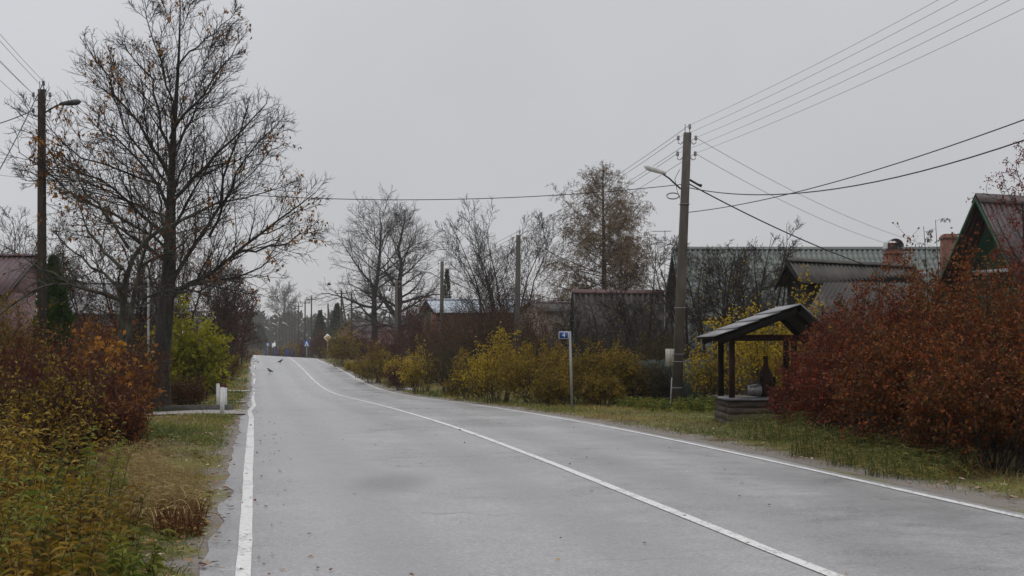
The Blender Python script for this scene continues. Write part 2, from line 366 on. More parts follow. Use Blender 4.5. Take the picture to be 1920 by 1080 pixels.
def strip(name, ds, uL, uR, dz, mat, zfun=None, cross=1):
    ds = np.asarray(ds, float); uL = np.broadcast_to(uL, ds.shape); uR = np.broadcast_to(uR, ds.shape)
    cols = [uL + (uR - uL) * k / cross for k in range(cross + 1)]
    V = np.stack([np.stack([ux(c, ds), ds, zr(c, ds) + dz], -1) for c in cols], 1).reshape(-1, 3)
    k = cross + 1; i = np.arange(len(V)).reshape(len(ds), k)
    Q = np.stack([i[:-1, :-1], i[:-1, 1:], i[1:, 1:], i[1:, :-1]], -1).reshape(-1, 4)
    m = MB(); m.quads(V, Q); return m.build(name, mat)
rg = np.random.default_rng(5)
ds = np.concatenate([np.arange(-60, 0, 5.), np.arange(0, 200, .25), np.arange(200, 640, 5.)])
def ragged(ds, amp, seed):
    r = np.random.default_rng(seed); t = np.arange(-60, 650, .6); v = r.normal(size=len(t)); v2 = np.interp(ds, np.arange(-60, 660, 3.5), r.normal(size=len(np.arange(-60, 660, 3.5))))
    return amp * (.5 * np.interp(ds, t, v) + .8 * v2)
eL = -.30 + ragged(ds, .06, 1) + np.interp(ds, [0, 30, 40, 60, 80, 100, 130, 160], [.0, .02, .1, .05, .12, 0, -.1, .05])
eR = 6.78 + ragged(ds, .05, 2)
ma, nt, b = newmat('asphalt_damp')
gr = noise(nt, 60, 3, .8); mid = noise(nt, 2.2, 6, .65); big = noise(nt, .3, 4, .55); fine = noise(nt, 24, 5, .75)
c = ramp(nt, gr, [(.28, (.135, .135, .136)), (.5, (.275, .274, .273)), (.72, (.44, .438, .436))])
c = mixc(nt, .6, c, ramp(nt, fine, [(.3, (.60, .60, .61)), (.7, (1.34, 1.34, 1.33))]), 'MULTIPLY')
c = mixc(nt, .4, c, ramp(nt, mid, [(.3, (.74, .74, .75)), (.7, (1.22, 1.21, 1.2))]), 'MULTIPLY')
c = mixc(nt, .4, c, ramp(nt, big, [(.35, (.76, .76, .77)), (.65, (1.18, 1.17, 1.16))]), 'MULTIPLY')
# wheel tracks follow the lane: the lateral road coordinate is rebuilt from the position
geo = N(nt, 'ShaderNodeNewGeometry'); sp = N(nt, 'ShaderNodeSeparateXYZ'); nt.links.new(geo.outputs['Position'], sp.inputs[0])
uu = math_(nt, 'ADD', sp.outputs[0], math_(nt, 'MULTIPLY', sp.outputs[1], RD)); tracks = None
for cen in (1.05, 2.75, 4.5, 5.95):
    q = math_(nt, 'ABSOLUTE', math_(nt, 'SUBTRACT', uu, cen), 0.0); w = mrange(nt, q, 0.1, .55, 1, 0, True); tracks = w if tracks is None else math_(nt, 'MAXIMUM', tracks, w)
tracks = math_(nt, 'MULTIPLY', tracks, mrange(nt, mid, .3, .6, .3, 1))
c = mixc(nt, math_(nt, 'MULTIPLY', tracks, .38), c, (.15, .15, .152))
# cracks and seams
vo = N(nt, 'ShaderNodeTexVoronoi', feature='DISTANCE_TO_EDGE'); vo.inputs['Scale'].default_value = .32
vm = N(nt, 'ShaderNodeVectorMath', operation='ADD'); vn = N(nt, 'ShaderNodeTexNoise'); vn.inputs['Scale'].default_value = 1.4; vn.inputs['Detail'].default_value = 5
nt.links.new(geo.outputs['Position'], vn.inputs['Vector']); nt.links.new(geo.outputs['Position'], vm.inputs[0]); nt.links.new(vn.outputs['Color'], vm.inputs[1]); nt.links.new(vm.outputs[0], vo.inputs['Vector'])
crack = math_(nt, 'MULTIPLY', mrange(nt, vo.outputs[0], .002, .007, 1, 0), mrange(nt, big, .50, .60, 0, .45)); c = mixc(nt, crack, c, (.05, .05, .05))
# an old oil stain in the left lane
ds_ = N(nt, 'ShaderNodeVectorMath', operation='DISTANCE'); mp2 = N(nt, 'ShaderNodeMapping'); mp2.inputs['Scale'].default_value = (1, .38, 1); nt.links.new(geo.outputs['Position'], mp2.inputs[0])
nt.links.new(mp2.outputs[0], ds_.inputs[0]); ds_.inputs[1].default_value = (X(738, 15.4), 15.4 * .38, 0)
stain = math_(nt, 'MULTIPLY', mrange(nt, ds_.outputs['Value'], .1, .62, 1, 0, True), mrange(nt, fine, .38, .62, .15, 1)); c = mixc(nt, math_(nt, 'MULTIPLY', stain, .85), c, (.05, .05, .052))
nt.links.new(c, b.inputs['Base Color'])
r1 = mrange(nt, big, .35, .65, .26, .38); r2 = math_(nt, 'ADD', r1, mrange(nt, mid, .3, .7, -.05, .07)); nt.links.new(r2, b.inputs['Roughness'])
b.inputs['Specular IOR Level'].default_value = .5
bump(nt, b, gr, .18, .004)
road = strip('road', ds, eL, eR, .008, ma, cross=8); setting(road)
mp_, nt, b = newmat('road_paint')
w1 = noise(nt, 26, 5, .7); w2 = noise(nt, 2.2, 4, .6)
wear = mrange(nt, math_(nt, 'ADD', w1, math_(nt, 'MULTIPLY', w2, .5)), .58, .68, 1, .12)
c = mixc(nt, mrange(nt, math_(nt, 'ADD', w1, math_(nt, 'MULTIPLY', w2, .6)), .80, .97, 0, .85), (.70, .695, .68), (.2, .2, .195))
c = mixc(nt, 1, c, ramp(nt, w2, [(.3, (.82, .82, .82)), (.7, (1.02, 1.02, 1.02))]), 'MULTIPLY')
nt.links.new(c, b.inputs['Base Color']); b.inputs['Roughness'].default_value = .5
dm = np.concatenate([np.arange(0, 200, .25)])
wl = .06 + .006 * ragged(dm, 1, 11)
def mk(name, u0, w, dm_, wob=0):
    s_ = strip(name, dm_, u0 - w + wob, u0 + w + wob, .014, mp_); setting(s_)
dl = dm[dm < 62]; mk('left_edge_line', -.075, .056 + ragged(dl, .004, 7), dl, ragged(dl, .004, 8) + np.interp(dl, [0, 30, 36, 42, 50], [0, 0, -.06, .06, 0]))
# far along the left edge the paint is mostly lost: short pieces are left
seg = MB()
mk('centre_line', 3.72, .054 + ragged(dm, .004, 17), dm, ragged(dm, .005, 18))
mk('right_edge_line', 6.6, .048 + ragged(dm, .004, 27), dm, ragged(dm, .006, 28))
for k, (a, e) in enumerate([(64, 69), (73, 76), (84, 93), (97, 102), (112, 128), (138, 155)]):
    dd = np.arange(a, e + .1, .25); mk('left_edge_line_worn', -.06, .05 + ragged(dd, .02, 60 + k), dd, ragged(dd, .03, 70 + k))

def patch(name, corners, dz, mat, nseg=14):     # a sheet lying on the ground between two (u,d) edges
    (a, b_, c_, d_) = [np.array(k, float) for k in corners]
    V = []; m_ = 4
    for j in range(m_ + 1):
        for i in range(nseg + 1):
            s, t = i / nseg, j / m_
            p = (a * (1 - s) + b_ * s) * (1 - t) + (d_ * (1 - s) + c_ * s) * t
            V.append((float(ux(p[0], p[1])), p[1], float(zr(p[0], p[1]) + side(p[0], p[1])) + dz))
    i = np.arange(len(V)).reshape(m_ + 1, nseg + 1)
    Q = np.stack([i[:-1, :-1], i[:-1, 1:], i[1:, 1:], i[1:, :-1]], -1).reshape(-1, 4)
    m = MB(); m.quads(V, Q); o = m.build(name, mat); setting(o); return o
M['gravel'] = surf('gravel', (.2, .185, .17), (.42, .4, .37), 24, .8, .4, .3)
patch('driveway', [(-3.6, 33.5), (-.22, 33.2), (-.22, 36.6), (-3.6, 36.4)], .03, M['gravel'])
patch('path', [(-4, 46.0), (-.25, 45.8), (-.25, 47.0), (-4, 47.2)], .03, M['gravel'])
patch('path', [(-4, 70.2), (-.25, 70), (-.25, 72), (-4, 72.2)], .035, M['gravel'])

# ------------------------------------------------------------------ growth
UP = np.array([0, 0, 1.])
def unit(v): return v / (np.linalg.norm(v, axis=-1, keepdims=True) + 1e-9)
def grow(rng, P, R, n, t0, t1, length, ang, npts=5, up=.15, wob=.12, rr=.5, rmin=.004, taper=.35, flat=0.0, thin=0.0):
    """n children on each parent polyline; length(L, t, size) gives their lengths."""
    B, m, _ = P.shape
    L = np.linalg.norm(np.diff(P, axis=1), axis=2).sum(1)
    t = t0 + (t1 - t0) * (np.arange(n)[None] + rng.random((B, n))) / n
    f = t * (m - 1); i0 = np.clip(f.astype(int), 0, m - 2); fr = (f - i0)[..., None]
    bi = np.arange(B)[:, None]
    p = P[bi, i0] * (1 - fr) + P[bi, i0 + 1] * fr
    tg = unit(P[bi, i0 + 1] - P[bi, i0])
    r = (R[bi, i0] * (1 - fr[..., 0]) + R[bi, i0 + 1] * fr[..., 0]) * rr * rng.uniform(.7, 1.1, (B, n))
    ref = np.where(np.abs(tg[..., 2:3]) < .9, UP, np.array([1., 0, 0]))
    a_ = unit(np.cross(tg, ref)); b_ = np.cross(tg, a_)
    az = (np.arange(n)[None] * 2.4 + rng.random((B, 1)) * 6.28 + rng.normal(0, .5, (B, n)))[..., None]
    pr = a_ * np.cos(az) + b_ * np.sin(az)
    if flat: pr = unit(pr * np.array([1, 1, 1 - flat]))
    an = (ang * rng.uniform(.7, 1.3, (B, n)))[..., None]
    d = unit(tg * np.cos(an) + pr * np.sin(an))
    ln = length(L[:, None], t, (B, n)) * rng.uniform(.7, 1.25, (B, n))
    K = B * n; p = p.reshape(K, 3); d = d.reshape(K, 3); st = (ln.reshape(K) / (npts - 1))[:, None]; r = np.maximum(r.reshape(K), rmin)
    if thin:
        kp = rng.random(K) < np.repeat((L / np.percentile(L, 85)) ** thin, n); p, d, st, r = p[kp], d[kp], st[kp], r[kp]; K = len(p)
    out = [p]
    for k in range(npts - 1):
        d = unit(d + UP * up / (npts - 1) + rng.normal(0, wob, (K, 3)))
        p = p + d * st; out.append(p)
    C = np.stack(out, 1)
    RR = r[:, None] * np.linspace(1, taper, npts)[None]
    return C, np.maximum(RR, rmin * .6)
def resample(pts, n):
    pts = np.asarray(pts, float); s = np.r_[0, np.cumsum(np.linalg.norm(np.diff(pts, axis=0), axis=1))]
    q = np.linspace(0, s[-1], n)
    # Catmull-like smoothing through a dense cubic
    o = np.stack([np.interp(q, s, pts[:, k]) for k in range(3)], 1)
    for _ in range(2): o[1:-1] = .25 * o[:-2] + .5 * o[1:-1] + .25 * o[2:]
    return o
def scatter(rng, P, n, jitter=.03, t0=.15, dirmix=.7):
    """n points on a set of polylines, with outward directions"""
    B, m, _ = P.shape
    Lb = np.linalg.norm(P[:, -1] - P[:, 0], axis=1) + 1e-6; bi = rng.choice(B, n, p=Lb / Lb.sum()); f = (t0 + (1 - t0) * rng.random(n)) * (m - 1); i0 = np.clip(f.astype(int), 0, m - 2); fr = (f - i0)[:, None]
    p = P[bi, i0] * (1 - fr) + P[bi, i0 + 1] * fr + rng.normal(0, jitter, (n, 3))
    d = unit(P[bi, i0 + 1] - P[bi, i0]) * (1 - dirmix) + rng.normal(size=(n, 3)) * dirmix
    return p, d, bi

def finish_tree(name, base, label, cat, levels, bark, twigm, leaf=None, group=None, trunk_levels=2):
    t = thing(name, base, label, cat, group)
    m = MB(); 
    for i, (P, R) in enumerate(levels[:trunk_levels]): m.tubes(P, R, 9 if i == 0 else 6)
    m.build('trunk', bark, t, smooth=True)
    m = MB()
    for i, (P, R) in enumerate(levels[trunk_levels:]): m.tubes(P, R, 4 if i == 0 else 3)
    cr = m.build('crown', twigm, t, smooth=True)
    if leaf:
        lm, pos, dr, L, Wd, a, rng = leaf
        m = MB(); m.leaves(pos, dr, L, Wd, a, rng); m.build('leaves', lm, cr_parent(t))
    return t
def cr_parent(t): return t

def bare_tree(seed, px, d, top, half, label, name='bare_tree', clear=.2, nl=18, tr=.2, ang0=65, ang1=25, n2=9, n3=6, n4=3, twigm='twig_grey', bark='bark',
              rt=.009, up=.35, prof=None, leaf=None, group=None, stems=1, cat='tree', lean=0.0, fan=.25, lv=4):
    rng = np.random.default_rng(seed)
    x = X(px, d); gz = float(ground(x, d)); H = Zp(top, d) - gz
    if prof is None: prof = lambda t: np.interp(t, [0, .25, .6, .85, 1], [.75, 1., .88, .65, .4])
    tp = []; tR = []
    for k in range(stems):
        a = rng.random() * 6.28 + k * 6.28 / stems; q = np.linspace(0, 1, 10)
        sp = (fan * H * q ** 1.3) if stems > 1 else 0 * q
        h = H * (1 if k == 0 else rng.uniform(.82, .97))
        path = np.stack([x + lean * H * q + np.cos(a) * sp + np.cumsum(rng.normal(0, .012 * H, 10)) * (q > .05), d + np.sin(a) * sp + np.cumsum(rng.normal(0, .012 * H, 10)) * (q > .05), gz - .1 + (h + .1) * q], 1)
        tp.append(path); tR.append(tr * (.75 if stems > 1 else 1) * np.interp(q, [0, .08, .5, 1], [1.25, 1, .55, .08]))
    P0 = np.stack(tp); R0 = np.stack(tR)
    C1, r1 = grow(rng, P0, R0, nl, clear, .97, lambda L, t, s: half * prof((t - clear) / (1 - clear)) / (1.0 if stems == 1 else 1.15) + 0 * L,
                  np.radians((ang0 + (ang1 - ang0) * ((np.arange(nl) + .5) / nl))[None]), 8, up, .10, .5, rt * 1.5, .22)
    lev = [(P0, R0), (C1, r1)]
    C2, r2 = grow(rng, C1, r1, n2, .15, 1., lambda L, t, s: L * .52 * (1.1 - .55 * t), .68, 6, up * .5, .09, .55, rt * 1.1, .3, thin=.8); lev.append((C2, r2))
    C3, r3 = grow(rng, C2, r2, n3, .15, 1., lambda L, t, s: L * .52 * (1.1 - .5 * t), .65, 4, up * .4, .10, .6, rt * .8, .5, thin=.5); lev.append((C3, r3))
    if n4:
        C4, r4 = grow(rng, C3, r3, n4, .2, 1., lambda L, t, s: L * .6 * (1.1 - .4 * t), .65, 3, up * .3, .10, .65, rt * .6, .6); lev.append((C4, r4))
    lf = None
    if leaf:
        lm, n, L, sel = leaf
        p, dr, bi = scatter(rng, lev[-1][0], n, .03)
        if sel is not None:
            keep = sel(p); p = p[keep]; dr = dr[keep]
        dr[:, 2] -= .5
        lf = (M[lm], p, dr, L * rng.uniform(.6, 1.2, len(p)), L * .6 * rng.uniform(.6, 1.1, len(p)), rng.random(len(p)), rng)
    return finish_tree(name, (x, d, gz), label, cat, lev, M[bark], M[twigm], lf, group)

def shrub(seed, px, d, w, h, mat, nleaf, leaf, label, name='shrub', stems=26, twigm='twig_brown', cat='shrub', group=None, u=None, rows=2, ratio=.55, dens=1, base_w=.35, spread=1.0, low=0.0, dep=None, droop=.3, n3=4, rt=.005, upt=.25):
    rng = np.random.default_rng(seed)
    x = X(px, d); gz = float(ground(x, d)); dep = dep or w
    n = stems; q = np.linspace(0, 1, 7)
    r0 = np.sqrt(rng.random(n)); a0 = rng.random(n) * 6.283
    bx = np.cos(a0) * r0 * w * .5 * base_w; by = np.sin(a0) * r0 * dep * .5 * base_w
    th = np.sqrt(rng.random(n)) * 1.25 * spread            # tilt from upright
    az = a0 + rng.normal(0, .5, n)
    # reach so the tips fill a lumpy dome
    rim = np.stack([np.cos(az) * np.sin(th) * w * .5, np.sin(az) * np.sin(th) * dep * .5, np.maximum(np.cos(th), .12 + low) ** .8 * h], 1)
    tip = np.stack([bx, by, 0 * bx], 1) * .3 + rim * rng.uniform(.62, 1.1, n)[:, None]
    b0 = np.stack([bx, by, 0 * bx - .05], 1)
    mid = (b0 + tip) * .5; mid[:, 2] += .12 * h * np.sin(th)
    P = ((1 - q)[None, :, None] ** 2 * b0[:, None] + 2 * (q * (1 - q))[None, :, None] * mid[:, None] + (q ** 2)[None, :, None] * tip[:, None])
    P[:, 1:] += rng.normal(0, .018 * h, (n, 6, 3))
    P = P + np.array([x, d, gz])
    gl = np.array([ground(P[k, 0, 0], P[k, 0, 1]) - gz for k in range(n)]); P[:, :, 2] += gl[:, None] * (1 - q)[None]
    R = (.008 * (h / 1.5) ** .5 + .002) * rng.uniform(.7, 1.4, n)[:, None] * np.linspace(1.2, .4, 7)[None]
    C2, r2 = grow(rng, P, R, 7, .22, 1., lambda L, t, s: .36 * h * (1.15 - .6 * t) + 0 * L, .8, 5, upt, .15, .6, rt * .8, .5)
    C3, r3 = grow(rng, C2, r2, n3, .1, 1., lambda L, t, s: L * .45 + 0 * t, .8, 3, .1, .16, .7, rt * .5, .6)
    t = thing(name, (x, d, gz), label, cat, group)
    m = MB(); m.tubes(P, R, 5); m.tubes(C2, r2, 3); m.tubes(C3, r3, 3); m.build('stems', M[twigm], t, smooth=True)
    if nleaf:
        both = nleaf * 2 // 3
        p1, d1, i1 = scatter(rng, C3, both, leaf * .5, .0); p2, d2, i2 = scatter(rng, C2, nleaf - both, leaf * .6, .2)
        p = np.r_[p1, p2]; dr = np.r_[d1, d2]; dr[:, 2] += .05
        cl = np.r_[rng.random(len(C3))[i1], rng.random(len(C2))[i2]]
        a = np.clip(.55 * cl + .45 * rng.random(len(p)), 0, 1)
        gk = p[:, 2] > ground(p[:, 0], p[:, 1]) + .01
        p, dr, a = p[gk], dr[gk], a[gk]
        m = MB(); m.leaves(p, dr, leaf * rng.uniform(.6, 1.25, len(p)), leaf * ratio * rng.uniform(.7, 1.2, len(p)), a, rng, rows, droop)
        m.build('foliage', M[mat], t)
    return t

def conifer(seed, px, d, top, half, label, mat='needle_dark', name='conifer', n=9000, base=None, col=True, group=None, leaf=.09):
    rng = np.random.default_rng(seed); x = X(px, d); gz = float(ground(x, d)); H = Zp(top, d) - gz
    t = thing(name, (x, d, gz), label, 'tree', group)
    m = MB(); m.tube([(x, d, gz - .05), (x, d, gz + H * .5), (x, d, gz + H * .97)], [.09 * H / 4, .06 * H / 4, .01], 7); m.build('trunk', M['bark'], t, smooth=True)
    z = rng.random(n) ** .9; prof = (np.interp(z, [0, .12, .5, .8, 1], [.8, 1, .86, .5, .03]) if col else np.interp(z, [0, .1, 1], [.9, 1, .02]))
    a = rng.random(n) * 6.283; lump = 1 + .16 * np.sin(a * 5 + z * 13) + .12 * np.sin(a * 3 - z * 29) + rng.normal(0, .07, n)
    r = half * prof * lump * (1 - .35 * rng.random(n) ** 2)
    p = np.stack([x + np.cos(a) * r, d + np.sin(a) * r, gz + .04 * H + z * H * .96], 1)
    dr = np.stack([np.cos(a) * .5, np.sin(a) * .5, np.full(n, .9)], 1) + rng.normal(0, .3, (n, 3))
    m = MB(); m.leaves(p, dr, leaf * 1.6 * rng.uniform(.6, 1.3, n), leaf * .55, np.clip(.5 + .25 * np.sin(a * 5 + z * 13) + rng.normal(0, .2, n), 0, 1), rng, 2, 0)
    m.build('crown', M[mat], t); return t

# ------------------------------------------------------------------ big oak
def limb(pts, d0, dy, n=9, ox=0):
    k = len(pts); w = []
    for i, (px, py) in enumerate(pts):
        dd = d0 + dy * (i / (k - 1)) ** 1.1
        w.append((X(px, d0), dd, Zp(py, d0)))
    return resample(w, n)
def oak():
    rng = np.random.default_rng(42); d = 38.0; x = X(296, d); gz = float(ground(x, d))
    tr = limb([(296, 752), (297, 735), (303, 640), (313, 560), (318, 450), (317, 360), (320, 270), (329, 150), (334, 60), (333, -14)], d, .3, 16)
    tr[0, 2] = gz - .1
    rt = np.interp(np.linspace(0, 1, 16), [0, .04, .12, .3, .4, .6, .85, 1], [.36, .28, .235, .20, .155, .085, .035, .012])
    L = [([(316, 560), (370, 521), (437, 480), (481, 439), (510, 404), (545, 380), (580, 352)], 1.2, .085),
         ([(314, 540), (352, 480), (392, 443), (418, 402), (432, 330), (462, 262), (482, 212)], -1.3, .08),
         ([(318, 545), (365, 533), (407, 528), (470, 517), (511, 506), (542, 474)], -1.0, .06),
         ([(319, 380), (345, 350), (362, 330), (392, 281), (444, 230), (484, 176)], 1.4, .075),
         ([(319, 260), (330, 235), (355, 215), (400, 178), (437, 140), (464, 92)], -1.2, .055),
         ([(330, 130), (345, 98), (370, 74), (407, 44), (432, 4)], .8, .035),
         ([(321, 300), (302, 250), (290, 190), (274, 140), (244, 104), (209, 62)], 1.0, .06),
         ([(318, 330), (300, 290), (274, 240), (230, 185), (208, 140), (190, 100)], -1.4, .06),
         ([(318, 400), (304, 350), (259, 307), (207, 255), (165, 235), (140, 210)], 1.6, .065),
         ([(317, 460), (290, 420), (240, 365), (185, 335), (145, 318), (125, 296)], -1.5, .065),
         ([(392, 443), (428, 390), (455, 326), (510, 272), (548, 248)], -2.0, .05),
         ([(437, 480), (500, 455), (545, 445), (580, 420)], 1.8, .045),
         ([(316, 500), (270, 460), (215, 425), (170, 405), (125, 385)], 1.8, .06),
         ([(320, 220), (318, 160), (300, 100), (285, 50), (276, 4)], -.6, .04),
         ([(315, 520), (322, 460), (345, 400), (352, 330), (365, 260)], -2.6, .06),
         ([(316, 480), (300, 430), (270, 380), (262, 310), (240, 250)], 2.8, .06),
         ([(318, 430), (350, 400), (400, 370), (450, 360), (520, 320)], 2.6, .05),
         ([(318, 350), (300, 320), (262, 270), (240, 200), (232, 140)], -2.4, .045),
         ([(317, 470), (262, 420), (190, 385), (140, 345), (112, 315)], -3.2, .05),
         ([(300, 345), (240, 330), (180, 305), (140, 265), (118, 240)], -3.0, .04),
         ([(318, 410), (270, 385), (200, 355), (150, 348), (110, 360)], -2.6, .04),
         ([(320, 290), (340, 250), (352, 190), (372, 140), (392, 96)], 2.2, .045)]
    C1 = np.stack([limb(p, d, dy, 9) for p, dy, r in L]); C1[:, 1:-1] += rng.normal(0, .045, (len(L), 7, 3))
    r1 = np.stack([.82 * r * np.linspace(1, .18, 9) for _, _, r in L])
    t = thing('oak_tree', (x, d, gz), 'tall nearly bare oak with a few orange leaves beside the driveway on the left', 'tree')
    m = MB(); m.tubes(tr[None], rt[None], 11); m.tubes(C1, r1, 7); m.build('trunk', M['bark'], t, smooth=True)
    T0 = np.repeat(tr[None, 5:], 1, 0)
    Ca, ra = grow(rng, T0, rt[None, 5:], 9, .1, .9, lambda L_, t_, s: 2.3 * (1.15 - t_ * .55) + 0 * L_, .7, 9, .35, .07, .35, .010, .2)
    C1b = np.concatenate([C1, Ca]); r1b = np.concatenate([r1, ra])
    C2, r2 = grow(rng, C1b, r1b, 20, .12, 1., lambda L_, t_, s: np.minimum(L_ * .46 * (1.15 - .9 * t_), 1.5), .62, 6, .3, .085, .5, .0088, .32, thin=.6)
    C3, r3 = grow(rng, C2, r2, 7, .15, 1., lambda L_, t_, s: L_ * .48 * (1.15 - .6 * t_), .62, 4, .2, .10, .6, .0075, .55, thin=.4)
    C4, r4 = grow(rng, C3, r3, 4, .15, 1., lambda L_, t_, s: .07 + L_ * .42 * (1.1 - .5 * t_), .65, 3, .12, .11, .7, .005, .6)
    m = MB(); m.tubes(Ca, ra, 5); m.tubes(C2, r2, 4); m.tubes(C3, r3, 3); m.tubes(C4, r4, 3); m.build('crown', M['twig'], t, smooth=True)
    # leaves hang on in clusters, mostly at the left and along the right rim
    tips = C3[:, -1]; px = tips[:, 0] / tips[:, 1] * F + 960; py = HZ - (tips[:, 2] - EYE) / tips[:, 1] * F
    pr = .030 + .20 * ((px < 215) & (py > 190)) * rng.random(len(tips)) + .16 * ((px < 130) & (py > 200) & (py < 420)) + .10 * ((px > 490) & (py > 240)) + .12 * ((np.abs(px - 240) < 45) & (np.abs(py - 165) < 40)) + .05 * (py > 380)
    tx = tips - np.array([x, d, gz]); pr *= .35 + 1.3 * (np.sin(tx[:, 0] * 3.1) * np.sin(tx[:, 2] * 2.7 + 1) * np.sin(tx[:, 1] * 2.3) > -.05)
    pr *= px > 62
    sel = rng.random(len(tips)) < pr
    c = np.repeat(tips[sel], 6, 0); n = len(c); p = c + rng.normal(0, .07, (n, 3)); dr = rng.normal(0, .6, (n, 3)); dr[:, 2] -= .8
    cv = np.repeat(rng.random(sel.sum()), 6)
    m = MB(); m.leaves(p, dr, rng.uniform(.07, .14, n), rng.uniform(.045, .085, n), np.clip(.6 * cv + .4 * rng.random(n), 0, 1), rng); m.build('leaves', M['oak_leaf'], t)
oak()

def old_apple():
    rng = np.random.default_rng(7); d = 30.0; x = X(234, d); gz = float(ground(x, d))
    S = [([(228, 760), (226, 640), (226, 565), (230, 502), (241, 465), (267, 432), (311, 417), (360, 395)], .6, .085),
         ([(240, 760), (244, 640), (241, 602), (259, 558), (267, 502), (285, 460), (300, 420)], -.5, .07)]
    P0 = np.stack([limb(p, d, dy, 12) for p, dy, r in S]); R0 = np.stack([r * np.linspace(1.2, .3, 12) for *_, r in S])
    P0[:, 0, 2] = gz - .1
    Lm = [([(224, 562), (193, 548), (159, 532), (126, 530), (81, 539), (22, 595)], -.8, .05),
          ([(159, 532), (120, 520), (89, 510), (48, 487), (-5, 461)], .5, .035),
          ([(230, 505), (200, 480), (160, 440), (130, 395), (118, 350)], .9, .04),
          ([(228, 540), (180, 500), (130, 480), (90, 450), (60, 420)], 1.4, .035),
          ([(241, 465), (220, 420), (190, 390), (170, 340), (160, 300)], -.9, .035),
          ([(265, 500), (310, 480), (350, 470), (390, 440)], -1.0, .035),
          ([(259, 558), (300, 545), (345, 550), (400, 530)], .7, .03),
          ([(267, 434), (280, 400), (270, 360), (280, 320)], .8, .03)]
    C1 = np.stack([limb(p, d, dy, 9) for p, dy, r in Lm]); C1[:, 1:-1] += rng.normal(0, .035, (len(Lm), 7, 3))
    r1 = np.stack([r * np.linspace(1, .25, 9) for *_, r in Lm])
    t = thing('apple_tree', (x, d, gz), 'old two stemmed apple tree with lichen grey crooked limbs in front of the oak', 'tree')
    m = MB(); m.tubes(P0, R0, 8); m.tubes(C1, r1, 6); m.build('trunk', M['bark_lichen'], t, smooth=True)
    Pb = np.concatenate([P0[:, 3:], C1]); Rb = np.concatenate([R0[:, 3:], r1])
    C2, r2 = grow(rng, C1, r1, 13, .2, 1., lambda L, t_, s: .75 * (1.2 - .6 * t_) + 0 * L, .9, 6, .25, .17, .5, .007, .35)
    C2b, r2b = grow(rng, P0, R0, 12, .35, 1., lambda L, t_, s: .9 * (1.2 - .5 * t_) + 0 * L, .9, 6, .25, .17, .4, .007, .35)
    C2 = np.concatenate([C2, C2b]); r2 = np.concatenate([r2, r2b])
    C3, r3 = grow(rng, C2, r2, 8, .15, 1., lambda L, t_, s: L * .45, .85, 4, .2, .18, .6, .0045, .5)
    C4, r4 = grow(rng, C3, r3, 3, .2, 1., lambda L, t_, s: L * .5, .8, 3, .1, .18, .7, .0035, .6)
    m = MB(); m.tubes(C2, r2, 4); m.tubes(C3, r3, 3); m.tubes(C4, r4, 3); m.build('crown', M['bark_lichen'], t, smooth=True)
    p, dr, bi = scatter(rng, C3, 420, .03); dr[:, 2] -= .7
    m = MB(); m.leaves(p, dr, rng.uniform(.05, .1, 420), rng.uniform(.035, .06, 420), rng.random(420), rng); m.build('leaves', M['orange_leaf'], t)
old_apple()

# ------------------------------------------------------------------ other trees
bare_tree(101, 706, 132, 396, 4.6, 'bare linden with grey spreading crown, left of the twin lindens', clear=.24, nl=26, tr=.36, ang0=76, ang1=38, rt=.015, n2=12, n3=7, n4=3, up=.22, prof=lambda t: np.interp(t, [0, .3, .7, 1], [.8, 1., .85, .45]), name='linden_tree', group='twin bare lindens', lean=-.01)
bare_tree(102, 742, 128, 404, 4.5, 'bare linden with thick dark trunk, right of the twin lindens', clear=.2, nl=26, tr=.42, ang0=80, ang1=38, rt=.015, n2=12, n3=7, n4=3, up=.22, prof=lambda t: np.interp(t, [0, .3, .7, 1], [.8, 1., .85, .45]), name='linden_tree', group='twin bare lindens')
bare_tree(103, 948, 86, 402, 3.0, 'bare bushy many stemmed tree between the roof and the larch', clear=.12, nl=12, tr=.12, ang0=46, ang1=28, rt=.011, stems=9, fan=.34, n2=10, n3=6, n4=2, prof=lambda t: np.interp(t, [0, .3, .7, 1], [.9, 1., .8, .5]), name='ash_tree', twigm='twig', up=.35)
bare_tree(104, 530, 505, 549, 9.5, 'rounded bare tree fading in the mist beyond the crest', clear=.15, nl=24, tr=.4, rt=.06, n2=10, n3=7, n4=3, up=.4)
for k, (px, d, top, half, lb, lf) in enumerate([
        (1385, 46, 448, 1.7, 'bare dark apple tree with a few yellow leaves, right of the near lamp pole', 60),
        (1300, 48, 455, 1.5, 'bare thin apple tree right behind the near lamp pole', 40),
        (1340, 45, 462, 1.6, 'bare dark tangled fruit tree between the lamp pole and the yellow shrub', 30),
        (1425, 47, 470, 1.6, 'bare dark tangled fruit tree behind the yellow shrub, under the green roof', 30),
        (1450, 48, 425, 1.3, 'slender bare apple sapling with sparse leaves in front of the green roof', 50),
        (1215, 52, 470, 1.6, 'bare crooked fruit tree left of the near lamp pole', 20),
        (1140, 50, 555, 1.5, 'low bare plum tree in front of the dark corrugated roof', 20),
        (1060, 55, 585, 1.3, 'low brown twiggy tree left of the teal gable', 10)]):
    bare_tree(120 + k, px, d, top, half, lb, name='apple_tree', clear=.22, nl=9, tr=.09, ang0=75, ang1=45, n2=9, n3=6, n4=3, rt=.0075, stems=4, fan=.26, twigm='twig', up=.3, leaf=('yellow_leaf', lf * 3, .09, None))
bare_tree(131, 418, 78, 478, 1.9, 'dark reddish bare tree on the left verge behind the yellow maple', clear=.12, nl=13, tr=.1, stems=5, fan=.2, rt=.009, twigm='twig_red', up=.5, leaf=('wine_leaf', 5200, .11, None))
